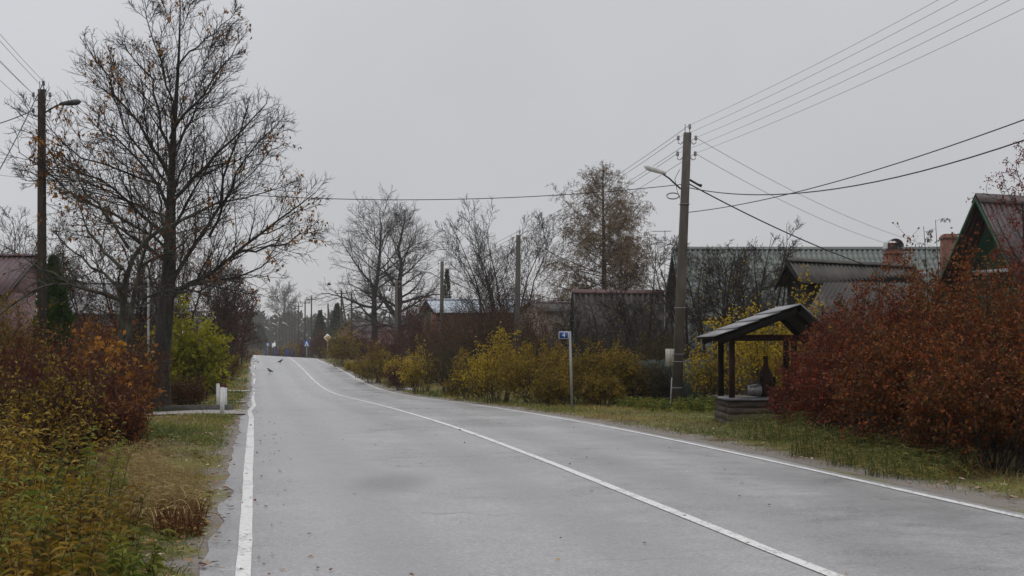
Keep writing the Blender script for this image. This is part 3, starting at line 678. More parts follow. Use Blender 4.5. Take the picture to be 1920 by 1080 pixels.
bare_tree(132, 400, 64, 500, 1.4, 'thin leafless tree just behind the oak trunk', clear=.2, nl=12, tr=.08, stems=3, fan=.14, rt=.008, twigm='twig', up=.5, leaf=('brown_leaf', 900, .1, None))
bare_tree(133, 446, 108, 545, 1.7, 'small dark bare tree at the far end of the left verge', clear=.1, nl=13, tr=.1, stems=4, fan=.2, rt=.011, twigm='twig_red', up=.5, leaf=('brown_leaf', 2600, .13, None))
bare_tree(134, 40, 58, 405, 1.6, 'pale bare birch top behind the left utility pole', clear=.25, nl=16, tr=.1, rt=.009, twigm='twig_grey', up=.6, name='birch_tree')
bare_tree(135, 160, 52, 440, 1.6, 'leafless cherry tree behind the dark green thuja', clear=.2, nl=13, tr=.09, stems=3, fan=.18, rt=.008, twigm='twig', up=.4, name='cherry_tree', leaf=('orange_leaf', 700, .09, None))
bare_tree(136, 775, 120, 560, 1.8, 'plum coloured twiggy tree left of the pale blue roof', clear=.12, nl=12, tr=.1, stems=5, fan=.2, rt=.012, twigm='twig_red', up=.5, leaf=('wine_leaf', 1600, .12, None))
conifer(141, 100, 37, 484, .52, 'dense dark green columnar thuja in front of the left house', name='thuja_tree', n=15000, leaf=.075)
conifer(142, 838, 140, 508, 1.0, 'small green pine top right of the lamp pole by the pale roof', mat='pine', name='pine_tree', n=1600, col=False, leaf=.2)
conifer(143, 632, 205, 572, 2.2, 'dark green spruce behind the priority road sign', mat='pine', name='spruce_tree', n=3000, col=False, leaf=.25)
conifer(144, 600, 215, 585, 1.8, 'small green spruce left of the priority road sign', mat='pine', name='spruce_tree', n=2500, col=False, leaf=.25)
conifer(145, 489, 360, 610, 3.0, 'misty dark spruce beside the far poles', mat='pine', name='spruce_tree', n=2500, col=False, leaf=.4)

def larch():
    rng = np.random.default_rng(77); d = 92.0; px = 1132; x = X(px, d); gz = float(ground(x, d)); H = Zp(303, d) - gz
    q = np.linspace(0, 1, 14); P0 = np.stack([x + .05 * np.sin(q * 5), d + 0 * q, gz - .1 + (H + .1) * q], 1)[None]; R0 = (.27 * np.interp(q, [0, .1, 1], [1.2, 1, .05]))[None]
    prof = lambda t: np.interp(t, [0, .15, .31, .49, .67, .88, .96, 1], [2.8, 3.9, 4.4, 3.8, 2.8, 1.45, .6, .14]) * (1 + .12 * np.sin(t * 47))
    C1, r1 = grow(rng, P0, R0, 130, .24, .965, lambda L, t, s: prof((t - .24) / .75) + 0 * L, np.radians((100 - 58 * (np.arange(130) / 130) ** 1.4)[None]), 8, .42, .06, .22, .014, .3)
    C2, r2 = grow(rng, C1, r1, 12, .12, 1., lambda L, t, s: L * .34 * (1.2 - .7 * t), .85, 5, -.12, .15, .55, .010, .5, .3, thin=.7)
    C3, r3 = grow(rng, C2, r2, 6, .1, 1., lambda L, t, s: .03 + L * .45, .9, 3, -.75, .15, .65, .006, .6, thin=.5)
    t = thing('larch_tree', (x, d, gz), 'tall rust brown larch with drooping tiered branches behind the dark roof', 'tree')
    m = MB(); m.tubes(P0, R0, 9); m.build('trunk', M['twig_brown'], t, smooth=True)
    m = MB(); m.tubes(C1, r1, 5); m.tubes(C2, r2, 3); m.tubes(C3, r3, 3); m.build('crown', M['twig_brown'], t, smooth=True)
    n = 70000; p, dr, bi = scatter(rng, C3, n, .05); m = MB(); m.leaves(p, dr, rng.uniform(.08, .17, n), .034, rng.random(n), rng); m.build('needles', M['needle_rust'], t)
larch()

# ------------------------------------------------------------------ shrubs
RG = 'red autumn shrubs in the hedge along the right verge'
for a in [(201, 1875, 16.6, 2.3, 1.75, 'russet_leaf', 24000, .050, 'russet brown shrub at the right edge of the photo, nearest part of the hedge'),
          (202, 1745, 18.4, 2.3, 2.0, 'russet_leaf', 25000, .052, 'dark russet shrub in the middle of the roadside hedge'),
          (203, 1655, 21.0, 2.4, 2.15, 'red_leaf', 24000, .054, 'tall crimson shrub just right of the covered well'),
          (204, 1575, 23.6, 1.7, 1.95, 'red_leaf', 15000, .056, 'rounded crimson shrub touching the roof of the well'),
          (205, 1505, 25.2, 1.35, 1.12, 'red_leaf', 11000, .056, 'low bright scarlet shrub spreading before the well base'),
          (206, 1790, 21.4, 2.6, 2.85, 'orange_leaf', 22000, .056, 'rusty orange shrub rising above the middle of the hedge'),
          (208, 1690, 23.6, 2.5, 2.55, 'orange_leaf', 18000, .056, 'rusty orange shrub rising behind the tall crimson shrub near the grey shed'),
          (207, 1905, 19.0, 2.5, 2.55, 'orange_leaf', 20000, .054, 'orange brown shrub in front of the green gabled house')]:
    shrub(*a, name='red_shrub', stems=44, group=RG, twigm='twig', ratio=.6, base_w=.4, spread=1.05, n3=6, low=.12, rt=.006)
YG = 'yellow shrubs behind the well'
for a in [(211, 1415, 34.5, 2.3, 2.75, 'yellow_leaf', 4200, .08, 'bright yellow shrub behind the roof of the well'),
          (212, 1515, 33.0, 2.0, 2.75, 'yellow_leaf', 3600, .08, 'yellow shrub behind the right slope of the well roof'),
          (213, 1335, 36.5, 1.3, 2.2, 'yellow_leaf', 1500, .08, 'thin yellow sapling between the lamp pole and the well')]:
    shrub(*a, name='yellow_shrub', stems=18, group=YG, ratio=.75, n3=4)
OG = 'olive yellow shrubs along the right verge'
for a in [(221, 935, 45.5, 2.1, 2.3, 'yellow_leaf', 5200, .075, 'yellow leaved shrub leftmost in the clump by the house number sign'),
          (222, 1010, 43.5, 2.0, 2.1, 'olive_leaf', 9500, .07, 'olive brown shrub just left of the house number sign'),
          (223, 1095, 41.5, 1.9, 1.9, 'olive_leaf', 9500, .07, 'olive yellow shrub right behind the house number sign post'),
          (224, 1170, 41.0, 1.5, 1.75, 'olive_leaf', 7500, .07, 'olive shrub at the dark green fence'),
          (225, 1040, 40.6, 1.2, 1.0, 'olive_leaf', 5000, .065, 'low rounded olive shrub left of the sign post base'),
          (226, 1135, 39.6, 1.1, .95, 'olive_leaf', 4500, .065, 'low orange olive shrub right of the sign post base'),
          (227, 885, 51, 2.0, 1.6, 'olive_leaf', 6000, .075, 'low olive shrub in front of the dark grey green bush'),
          (282, 745, 79, 1.7, 1.7, 'yellow_leaf', 2600, .1, 'yellow green shrub behind the wine red rounded bush'),
          (228, 790, 66, 1.6, 2.2, 'yellow_leaf', 3000, .1, 'yellow shrub left of the dark grey green bush'),
          (229, 703, 86, 2.4, 2.2, 'olive_leaf', 5200, .11, 'olive yellow shrub below the twin lindens'),
          (230, 640, 118, 2.5, 3.1, 'olive_leaf', 4200, .14, 'tall olive brown shrub just right of the priority road sign')]:
    shrub(*a, name='olive_shrub', stems=26, group=OG, ratio=.7, base_w=.45, low=.05)
shrub(231, 1228, 44, 1.3, 2.45, 'olive_dark', 5500, .08, 'tall dark olive shrub just left of the near lamp pole', stems=22)
shrub(232, 845, 61, 1.9, 2.6, 'olive_dark', 7000, .08, 'dark grey green bush between the two yellow shrubs', stems=36)
shrub(233, 750, 73, 1.4, 1.6, 'wine_leaf', 5000, .08, 'dark wine red rounded bush on the right verge', stems=30, twigm='twig_red')
shrub(234, 657, 106, 1.3, .75, 'yellow_leaf', 1800, .1, 'low golden orange bush at the right road edge', stems=20)
shrub(235, 672, 130, 2.4, 3.6, 'wine_leaf', 4200, .14, 'reddish brown bush in front of the twin lindens', stems=26, twigm='twig_red')
shrub(236, 905, 58, 3.0, 4.7, 'brown_leaf', 3600, .08, 'brown twiggy bush below the brick house', stems=40, twigm='twig')
shrub(237, 1265, 40, 1.5, 1.7, 'olive_dark', 3600, .07, 'dark twiggy bush behind the foot of the lamp pole', stems=30, twigm='twig')
shrub(238, 1390, 38, 2.6, 1.9, 'brown_leaf', 4200, .07, 'brown tangled bush behind the well posts', stems=36, twigm='twig')
shrub(239, 602, 195, 2.6, 4.2, 'wine_leaf', 4200, .2, 'dark brown thicket right behind the blue crossing sign', stems=26, twigm='twig')
shrub(240, 562, 240, 4.5, 3.8, 'wine_leaf', 4200, .25, 'purple brown thicket left of the crossing sign', stems=26, twigm='twig_red')
shrub(241, 545, 225, 2.4, 3.2, 'olive_leaf', 2200, .2, 'olive bush at the foot of the far poles', stems=20)
shrub(242, 522, 270, 4.0, 3.0, 'brown_leaf', 2800, .28, 'misty brown bush left of the far blue fence', stems=20, twigm='twig')
shrub(243, 482, 330, 5.0, 3.0, 'olive_leaf', 2800, .3, 'misty yellowish bush where the road disappears', stems=20)
shrub(244, 722, 112, 3.4, 3.2, 'wine_leaf', 4200, .13, 'dull red brown bush under the white globe lamps', stems=30, twigm='twig_red')
shrub(245, 800, 92, 3.8, 5.0, 'wine_leaf', 4600, .12, 'brown twiggy bush in front of the pale roofed brick house', stems=34, twigm='twig')
shrub(246, 1180, 47, 3.0, 2.2, 'brown_leaf', 3000, .08, 'brown leafless bush below the dark corrugated roof', stems=40, twigm='twig')
shrub(270, 862, 84, 3.6, 5.2, 'brown_leaf', 7000, .1, 'brown bush hiding the wall of the brick house', stems=40, twigm='twig')
shrub(271, 1010, 66, 3.0, 4.5, 'brown_leaf', 6500, .09, 'brown twiggy bush before the pale plastered house', stems=44, twigm='twig')
shrub(272, 955, 70, 2.8, 4.5, 'wine_leaf', 6000, .09, 'dull red brown bush at the foot of the middle concrete pole', stems=44, twigm='twig_red')
shrub(273, 1110, 52, 2.6, 2.3, 'olive_dark', 3600, .08, 'dark leafless bush in front of the teal gable', stems=44, twigm='twig')
shrub(274, 1460, 40, 2.4, 2.4, 'brown_leaf', 3400, .08, 'brown bush behind the right posts of the well', stems=40, twigm='twig')
shrub(275, 245, 52, 2.4, 4.0, 'brown_leaf', 6500, .1, 'tall rusty brown bush in front of the tiled house', stems=40, twigm='twig_red')
shrub(276, 165, 50, 1.7, 3.1, 'wine_leaf', 4600, .1, 'dark red bush just right of the thuja', stems=34, twigm='twig_red')
shrub(277, 290, 48, 1.6, 2.9, 'olive_leaf', 3600, .1, 'yellowish bush between the apple stems and the oak trunk', stems=30)
shrub(278, 205, 40, 1.6, 2.3, 'olive_leaf', 3000, .09, 'olive bush low behind the apple stems', stems=30)
bare_tree(279, 330, 56, 395, 2.0, 'reddish bare tree directly behind the oak crown', clear=.12, nl=12, tr=.09, stems=6, fan=.2, rt=.008, twigm='twig_red', up=.45, leaf=('orange_leaf', 700, .1, None))
bare_tree(280, 240, 50, 425, 1.9, 'brown bare tree behind the old apple tree', clear=.12, nl=12, tr=.09, stems=5, fan=.2, rt=.008, twigm='twig', up=.4, leaf=('wine_leaf', 900, .1, None))
# left verge
shrub(251, 350, 45, 1.75, 3.2, 'maple_leaf', 4200, .13, 'bright yellow green maple sapling right of the oak trunk', name='maple_sapling', stems=16, ratio=.85)
shrub(252, 352, 40.5, 1.15, .95, 'brown_leaf', 4500, .06, 'low rusty brown bush beside the concrete culvert edge', stems=34, twigm='twig_red')
shrub(253, 190, 46, 2.3, 3.2, 'orange_leaf', 5200, .1, 'rust red bush behind the apple stems', stems=30, twigm='twig_red')
shrub(281, 55, 46, 2.2, 3.2, 'brown_leaf', 4800, .09, 'brown bush hiding the wall of the pink house', stems=40, twigm='twig')
shrub(254, 20, 34, 1.7, 2.9, 'gold_leaf', 4600, .08, 'yellowish green bush at the left edge under the pole', stems=22)
shrub(255, 432, 88, 2.0, 1.9, 'olive_leaf', 3600, .1, 'olive green bush on the grassy left verge', stems=24)
shrub(256, 388, 62, 1.7, 2.0, 'brown_leaf', 4600, .08, 'brown bush at the back of the left verge', stems=30, twigm='twig_red')
shrub(257, 250, 36, 1.5, 1.9, 'brown_leaf', 4600, .075, 'brown bush behind the oak and apple trunks', stems=30, twigm='twig_red')
shrub(258, 118, 34, 2.2, 1.4, 'brown_leaf', 5200, .07, 'dusky brown bush in front of the thuja', stems=36, twigm='twig_red')
WG = 'brown red shrubs along the left verge'
for a in [(261, 40, 20.5, 2.0, 1.8, 'rust_leaf', 4200, .06, 'dusky brown red shrub at the left edge of the photo'),
          (262, 120, 18.5, 1.9, 1.5, 'wine_leaf', 4800, .06, 'wine red shrub in the left thicket, second from the left edge'),
          (263, 175, 21.5, 1.7, 1.6, 'rust_leaf', 4800, .06, 'brown red shrub in front of the apple stems'),
          (264, 215, 25, 1.2, 1.5, 'wine_leaf', 4200, .06, 'wine brown shrub at the foot of the apple stems, rightmost of the thicket'),
          (265, 180, 16.2, 1.2, 1.0, 'rust_leaf', 4500, .055, 'low brown shrub bordering the mown left verge'),
          (266, 60, 15.5, 1.7, 1.35, 'gold_dry', 5000, .055, 'brown yellow shrub behind the leafy weeds')]:
    shrub(*a, name='brown_shrub', stems=60, group=WG, twigm='twig_red', base_w=.75, spread=.75, n3=5, upt=.6)
shrub(267, 178, 20.0, .9, 1.75, 'oak_leaf', 800, .10, 'orange leaved sapling standing out of the left thicket', name='orange_sapling', stems=9, ratio=.75, base_w=.08)
shrub(268, 228, 23.0, .8, 1.75, 'oak_leaf', 700, .10, 'golden orange sapling left of the oak foot', name='orange_sapling', stems=9, ratio=.75, base_w=.08)

def weed_clump(seed, u, d, w, h, mat, nst, nl, L, label, group, name='weed_clump', cat='weeds', droop=.7, stemm='twig_brown', ratio=.2):
    rng = np.random.default_rng(seed); x = float(ux(u, d)); gz = float(ground(x, d))
    q = np.linspace(0, 1, 6); n = nst; r0 = np.sqrt(rng.random(n)) * w * .5; a0 = rng.random(n) * 6.283
    b = np.stack([x + np.cos(a0) * r0, d + np.sin(a0) * r0], 1); hh = h * rng.uniform(.6, 1.05, n)
    ld = rng.normal(0, .16, (n, 2)) + np.stack([np.cos(a0), np.sin(a0)], 1) * .14
    gb = ground(b[:, 0], b[:, 1])
    P = np.stack([b[:, :1] + ld[:, :1] * hh[:, None] * q ** 1.6, b[:, 1:] + ld[:, 1:] * hh[:, None] * q ** 1.6, gb[:, None] - .03 + hh[:, None] * q], -1)
    P[:, 1:] += rng.normal(0, .008, (n, 5, 3)); R = np.full((n, 6), .0035) * np.linspace(1.2, .5, 6)
    t = thing(name, (x, d, gz), label, cat, group)
    m = MB(); m.tubes(P, R, 4); m.build('stems', M[stemm], t, smooth=True)
    k = n * nl; bi = np.repeat(np.arange(n), nl); tt = np.tile((np.arange(nl) + .5) / nl, n) * .88 + .12 + rng.normal(0, .02, k); tt = np.clip(tt, 0.05, 1)
    f = tt * 5; i0 = np.clip(f.astype(int), 0, 4); fr = (f - i0)[:, None]; p = P[bi, i0] * (1 - fr) + P[bi, i0 + 1] * fr
    az = np.tile(np.arange(nl) * 2.4, n) + rng.normal(0, .4, k); dr = np.stack([np.cos(az), np.sin(az), .35 + .5 * tt + rng.normal(0, .2, k)], 1)
    LL = L * (1.15 - .6 * tt) * rng.uniform(.7, 1.25, k)
    sv = rng.random(n); a = np.clip(.6 * sv[bi] + .4 * rng.random(k) + .1 * (1 - tt), 0, 1)
    m = MB(); m.leaves(p, dr, LL, LL * ratio, a, rng, 4, droop); m.build('foliage', M[mat], t)
GG = 'tall leafy weeds on the near left verge'
rgw = np.random.default_rng(9)
for k, (u, d, h) in enumerate([(-1.75, 8.2, .95), (-1.25, 8.0, .62), (-1.05, 8.8, .36), (-1.5, 9.3, .85), (-2.2, 9.6, 1.1), (-1.35, 10.2, .5), (-2.0, 10.8, 1.12), (-2.8, 10.8, 1.2), (-1.6, 11.8, .85), (-2.5, 12.3, 1.15), (-3.2, 12.6, 1.2), (-1.95, 13.6, .9), (-2.7, 14.2, 1.1), (-1.35, 7.2, .55), (-1.9, 7.0, .9)]):
    weed_clump(300 + k, u, d, .95, h, 'gold_dry' if u < -1.9 else ('gold_leaf' if k % 2 else 'weed_leaf'), 24, 30, .16, 'tall weeds with drooping yellow green and brown leaves at the near left', GG)
for k, (u, d, h) in enumerate([(-.95, 12.8, .48), (-1.25, 13.8, .55), (-.85, 11.8, .4), (-1.4, 15.4, .5)]):
    weed_clump(330 + k, u, d, .7, h, 'straw', 110, 6, .36, 'tuft of long pale straw grass beside the near left road edge', 'straw grass tufts on the left verge', 'grass_tuft', 'grass tuft', .7, 'straw', .025)
for k, (u, d) in enumerate([(-.58, 11.8), (-.68, 12.3), (-.6, 11.1)]):
    weed_clump(340 + k, u, d, .36, .26, 'rust_leaf', 50, 9, .06, 'low rusty brown dead weed at the left road edge', 'rusty weeds at the left road edge', 'dead_weed', 'weeds', .3, 'rust', .25)
for k, (px, d, h) in enumerate([(1215, 36.5, .35), (1248, 35.2, .4), (1300, 34.6, .45), (1318, 33.8, .4), (1190, 38.5, .35)]):
    weed_clump(350 + k, float(xu(X(px, d), d)), d, .9, h, 'weed_leaf', 34, 16, .13, 'fresh green nettle clump around the foot of the lamp pole', 'green nettles by the lamp pole', 'nettle_clump', 'weeds', .35, 'weed_leaf', .4)
for k, (px, d, h) in enumerate([(1470, 22.5, .5), (1560, 19.2, .45), (1640, 17.6, .42), (1720, 16.2, .36), (1432, 25.4, .3)]):
    weed_clump(360 + k, float(xu(X(px, d), d)), d, 1.2, h, 'grass', 150, 5, .3, 'rank overhanging grass tuft at the foot of the hedge and well', 'grass tufts below the hedge', 'grass_tuft', 'grass tuft', .7, 'grass', .025)

# ------------------------------------------------------------------ grass, fallen leaves
def blades(name, n, u0, u1, d0, d1, hmin, hmax, seed, mat='grass', wide=.008, pw=1.6, avoid=True):
    rng = np.random.default_rng(seed); r = rng.random(n); d = d0 * (d1 / d0) ** (r ** 1.0); u = u0 + (u1 - u0) * rng.random(n)
    dens = np.sin(u * 2.1 + d * .7) + np.sin(u * 1.1 - d * .43 + 2) + np.sin(d * 1.9 + u * 3.3)
    keep = rng.random(n) < np.clip(.65 + .25 * dens, .12, 1)
    if avoid:
        for a, e in ((33.1, 36.8), (45.7, 47.2), (69.9, 72.3)): keep &= ~((u < 0) & (d > a) & (d < e))
    ed = np.where(u < 0, np.clip((-.36 - u) / .22, 0, 1), np.clip((u - 7.0) / .5, 0, 1)); keep &= rng.random(n) < ed ** .6
    u, d, dens, ed = u[keep], d[keep], dens[keep], ed[keep]; n = len(u)
    x = ux(u, d); z = zr(u, d) + side(u, d) - .005
    p = np.stack([x, d, z], 1); az = rng.random(n) * 6.283; tl = rng.uniform(.1, .75, n)
    dr = np.stack([np.cos(az) * tl, np.sin(az) * tl, np.ones(n)], 1)
    L = (hmin + (hmax - hmin) * rng.random(n) ** pw) * (.4 + .6 * ed)
    pn = np.sin(u * 1.3 + d * .55) * .22 + np.sin(u * .6 - d * .31 + .7) * .18
    a = np.clip(.35 + pn + rng.normal(0, .2, n), 0, 1)
    m = MB(); m.leaves(p, dr, L, wide * np.maximum(1, d / 18) * rng.uniform(.6, 1.3, n), a, rng, 3, .45)
    o = m.build(name, M[mat]); tag(o, 'short autumn grass growing on the road verges', 'grass', kind='stuff'); return o
blades('verge_grass', 80000, -3.4, -.36, 7, 34, .05, .2, 401)
blades('verge_grass', 60000, 7.0, 12.5, 11, 46, .06, .26, 402)
blades('verge_grass', 26000, -5, -.35, 34, 150, .1, .3, 403, wide=.012)
blades('verge_grass', 26000, 7.0, 14, 46, 150, .1, .35, 404, wide=.012)
def litter(name, n, u0, u1, d0, d1, seed, dz, sz, label):
    rng = np.random.default_rng(seed); d = d0 * (d1 / d0) ** rng.random(n); u = u0 + (u1 - u0) * rng.random(n)
    x = ux(u, d); z = zr(u, d) + side(u, d) * ((u < -.9) | (u > 7.9)) + dz
    p = np.stack([x, d, z], 1); az = rng.random(n) * 6.283; dr = np.stack([np.cos(az), np.sin(az), rng.uniform(-.05, .25, n)], 1)
    s = sz * rng.uniform(.5, 1.2, n); m = MB()
    # lie flat: width direction horizontal
    sd_ = np.stack([-np.sin(az), np.cos(az), rng.normal(0, .2, n)], 1)
    V = np.stack([p, p + dr * s[:, None] * .5 + sd_ * s[:, None] * .3, p + dr * s[:, None], p + dr * s[:, None] * .5 - sd_ * s[:, None] * .3 + np.array([0, 0, .01])], 1).reshape(-1, 3)
    m.quads(V, np.arange(4 * n).reshape(n, 4), rng.random(n)); o = m.build(name, M['litter']); tag(o, label, 'fallen leaves', kind='stuff')
litter('fallen_leaves', 1500, -2.2, -.25, 8, 40, 411, .03, .08, 'fallen brown leaves scattered on the left verge')
litter('fallen_leaves', 900, 6.85, 9, 11, 45, 412, .03, .07, 'fallen brown leaves scattered on the right verge')
litter('fallen_leaves', 70, -.2, 6.6, 8, 60, 413, .016, .05, 'few small fallen leaves lying on the asphalt')
litter('fallen_leaves', 80, -.3, .5, 8, 40, 414, .016, .05, 'small leaves gathered along the left edge line')

# ------------------------------------------------------------------ utility poles and wires
def insulator(m_arm, m_por, p, dx, dz=.0):
    x, y, z = p
    m_arm.tube([(x, y, z), (x + dx * .5, y, z - .07), (x + dx, y, z - .04), (x + dx, y, z + .05)], .011, 5)
    q = np.array([0, .03, .06, .09, .12, .13]); m_por.tube([(x + dx, y, z + .03 + k) for k in q], [.025, .042, .03, .04, .03, .008], 8)
def utility_pole(px, d, top, wid, label, group=None, lean=0, lamp=None, box=False, mat='concrete_pole', name='utility_pole', crossarm=False, brace=False, detail=True, base_px=None, lampm='lamp_shell', pm=None):
    bx = X(base_px if base_px else px, d); gz = float(ground(bx, d)); tx = X(px, d); tz = Zp(top, d)
    t = thing(name, (bx, d, gz), label, 'utility pole', group)
    h = wid / 2; m = MB(); hb = h * 1.12
    sq = lambda cx, k, z: [(cx - k, d - k, z), (cx + k, d - k, z), (cx + k, d + k, z), (cx - k, d + k, z)]
    if mat == 'concrete_pole':
        c = .25
        def oc(cx, k, z): return [(cx + k * a, d + k * b, z) for a, b in ((-1, -1 + c), (-1 + c, -1), (1 - c, -1), (1, -1 + c), (1, 1 - c), (1 - c, 1), (-1 + c, 1), (-1, 1 - c))]
        V = oc(bx, hb, gz - .2) + oc(tx, h * .8, tz); m.polys(V, [[0, 1, 2, 3, 4, 5, 6, 7][::-1], [8, 9, 10, 11, 12, 13, 14, 15]] + [[i, (i + 1) % 8, 8 + (i + 1) % 8, 8 + i] for i in range(8)])
    else: m.tube([(bx, d, gz - .2), ((bx + tx) / 2, d, (gz + tz) / 2), (tx, d, tz)], [hb, h, h * .8], 10)
    m.build('post', M[pm or mat], t)
    at = lambda z: (tx + (bx - tx) * (tz - z) / (tz - gz))
    hooks = {}
    if detail:
        def fit(i, ma, mp):
            br = ma.build('bracket', M['dark_metal'], t); mp.build('insulator', M['porcelain'], br, smooth=True)
        ma = MB(); mp = MB(); ma.tube([(tx + h * .5, d, tz - .1), (tx + h * .5, d, tz + .14)], .011, 5)
        mp.tube([(tx + h * .5, d, tz + .1 + k) for k in (0, .03, .06, .09, .12, .13)], [.025, .042, .03, .04, .03, .008], 8); fit(0, ma, mp)
        ma = MB(); ma.tube([(tx - h * .5, d, tz - .08), (tx - h * .5, d, tz + .22)], .009, 5); ma.build('spike', M['dark_metal'], t)
        hooks[0] = (tx + h * .5, d, tz + .2)
        for i, (z, s) in enumerate(((tz - .22, -1), (tz - .22, 1), (tz - .62, -1), (tz - .62, 1))):
            ma = MB(); mp = MB(); xx = at(z); insulator(ma, mp, (xx + s * h * .8, d, z), s * .13); hooks[i + 1] = (xx + s * (h * .8 + .13), d, z + .1); fit(i + 1, ma, mp)
    if crossarm:
        m = MB(); m.box((tx, d - h - .05, tz - .35), (1.5, .1, .12)); cr = m.build('crossarm', M['wood_pole'], t)
        for s in (-.68, 0, .68): mp = MB(); mp.tube([(tx + s, d - (.0 if s == 0 else h + .05), tz - .29 + (.29 if s == 0 else 0) + k) for k in (-.02, .1, .16, .26, .28)], [.03, .03, .09, .08, .02], 7); mp.build('insulator', M['dark_metal'], cr)
    if brace:
        m = MB(); m.tube([(tx, d, tz - .5), (tx + 1.5, d - .4, float(ground(tx + 1.5, d - .4)))], [.1, .13], 8); m.build('brace', M[mat], t)
    if lamp:
        lx, lz, hang = lamp       # lamp head offset from the pole
        z0 = tz - hang; x0 = at(z0) + (h if lx > 0 else -h); m = MB()
        m.tube([(x0, d, z0 - .12), (x0 + lx * .4, d - .05, z0 + lz * .35), (x0 + lx * .75, d - .08, z0 + lz * .75)], .022, 6); m.build('lamp_arm', M['dark_metal'], t)
        m = MB(); q = np.linspace(0, 1, 9); a = np.array([x0 + lx * .5, d - .08, z0 + lz * .62]); e = np.array([x0 + lx * 1.25, d - .12, z0 + lz * 1.05])
        pts = a + (e - a) * q[:, None]; m.tube(pts, np.interp(q, [0, .1, .4, .75, .95, 1], [.025, .045, .066, .078, .06, .015]), 10)
        m.build('lamp_head', M[lampm], t, smooth=True)
    return t, hooks, at
P1t, h1, at1 = utility_pole(1289, 36, 249, .235, 'near concrete lamp pole with a beige meter box on the right verge', lamp=(-.75, .42, 1.3), base_px=1267)
d = 36.0; tz1 = Zp(249, d); gz1 = float(ground(X(1267, d), d))
bm = MB(); zb = Zp(670, d); xb = at1(zb) - .235
bm.box((xb + .03, d - .02, zb), (.21, .16, .43)); mb = bm.build('meter_box', M['box_beige'], P1t)
dm_ = MB(); dm_.box((xb + .03, d - .103, zb), (.006, .008, .42)); dm_.build('door_seam', M['sign_dark'], mb)
for py in (383, 577, 664, 678, 727):
    sm = MB(); z = Zp(py, d); sm.box((at1(z), d, z), (.255 + (py > 500) * .015, .255 + (py > 500) * .015, .012)); sm.build('strap', M['galv'], P1t)
zl = Zp(708, d); cm = MB(); cm.tube([(at1(zl) - .137, d - .05, zl), (at1(zl - .4) - .142, d - .05, zl - .4), (at1(gz1 + .1) - .155, d - .06, gz1)], .016, 6); cm.build('conduit', M['galv'], P1t)
cm = MB(); zc = Zp(358, d); xc = at1(zc)
lp = [(xc - .13 - .18 * (1 - math.cos(a)) * .7 - .02 * i, d - .05 + .01 * math.sin(3 * a), zc - .1 + .09 * math.sin(a)) for i, a in enumerate(np.linspace(0, 12.0, 40) )]
lp = [(xc - .3 + .16 * math.cos(a), d - .06 + .004 * i, zc - .15 + .08 * math.sin(a) + .0012 * i) for i, a in enumerate(np.linspace(0, 13, 44))]
cm.tube(lp, .007, 4); cm.build('cable_loop', M['cable'], P1t); cm = MB(); cm.tube([(xc - .13, d, zc + .55), (xc - .26, d - .03, zc + .3), (xc - .2, d - .05, zc - .02), (xc - .13, d - .04, zc - .2)], .007, 4)
cm.build('drop_cable', M['cable'], P1t); cm = MB(); cm.tube([(xc + .12, d - .02, zc + .28), (xc + .32, d - .04, zc + .16), (xc + .42, d - .04, zc + .12)], [.03, .03, .045], 6)
cm.build('cable_clamp', M['cable'], P1t)

P2t, h2, _ = utility_pole(972, 60, 441, .24, 'concrete pole in front of the bushy bare tree', base_px=968)
P3t, h3, _ = utility_pole(829, 85, 490, .24, 'concrete lamp pole beside the pale blue roof', lamp=(-1.0, .35, .9), base_px=827)
P4t, h4, _ = utility_pole(743, 112, 525, .24, 'lamp pole with white globe head in front of the right linden', lamp=None)
P5t, h5, _ = utility_pole(700, 137, 545, .24, 'slim lamp pole in front of the left linden', lamp=(.9, -.1, 1.0))
P6t, h6, _ = utility_pole(659, 164, 549, .24, 'plain pole standing alone right of the crossarm pole', mat='wood_pole', detail=False)
# globe lamp
gl = MB(); gx, gz_ = X(727, 112), Zp(551, 112)
gl.tube([(gx, 112, gz_ - .22), (gx, 112, gz_ - .1), (gx, 112, gz_ + .05), (gx, 112, gz_ + .18), (gx, 112, gz_ + .25)], [.2, .21, .2, .13, .03], 12); gl.build('lamp_globe', M['glass_white'], P4t, smooth=True)
gl = MB(); gl.tube([(X(743, 112), 112, gz_ - .5), (gx + .2, 112, gz_ - .45), (gx, 112, gz_ - .22)], .03, 6); gl.build('lamp_arm', M['dark_metal'], P4t)
PLt, hL, atL = utility_pole(78, 36, 168, .20, 'tall dark concrete lamp pole on the left behind the oak branches', lamp=(.75, .12, .45), base_px=79, lampm='dark_metal', pm='wood_pole_dark')  # lamp head coloured dark all over to stand in for its shaded underside
FP = 'distant wooden poles along the far road'
for k, (px, top) in enumerate([(584, 557), (572, 564), (560, 571), (553, 575), (547, 582), (538, 586), (529, 589), (518, 596), (506, 598), (498, 600), (489, 601), (479, 605), (471, 606), (465, 608)]):
    d = 6.9 * F / (HZ - top)
    lb = ['tallest crossarm pole just behind the blue crossing sign', 'second crossarm pole left of the crossing sign pole'][k] if k < 2 else 'distant wooden crossarm pole fading along the road beyond the crest'
    utility_pole(px, d, top, .24, lb, FP, mat='wood_pole', crossarm=True, detail=False)
SG = 'wooden poles above the bushes beyond the priority sign'
utility_pole(640, 184, 545, .26, 'wooden crossarm pole with slanting brace above the bushes', SG, mat='wood_pole', crossarm=True, brace=True, detail=False)
utility_pole(615, 210, 569, .26, 'short wooden pole with slanting brace left of the crossarm pole', SG, mat='wood_pole', brace=True, detail=False)
utility_pole(633, 205, 567, .26, 'short plain wooden pole between the two braced poles', SG, mat='wood_pole', detail=False)
utility_pole(603, 230, 580, .26, 'short plain wooden pole above the small spruce', SG, mat='wood_pole', detail=False)
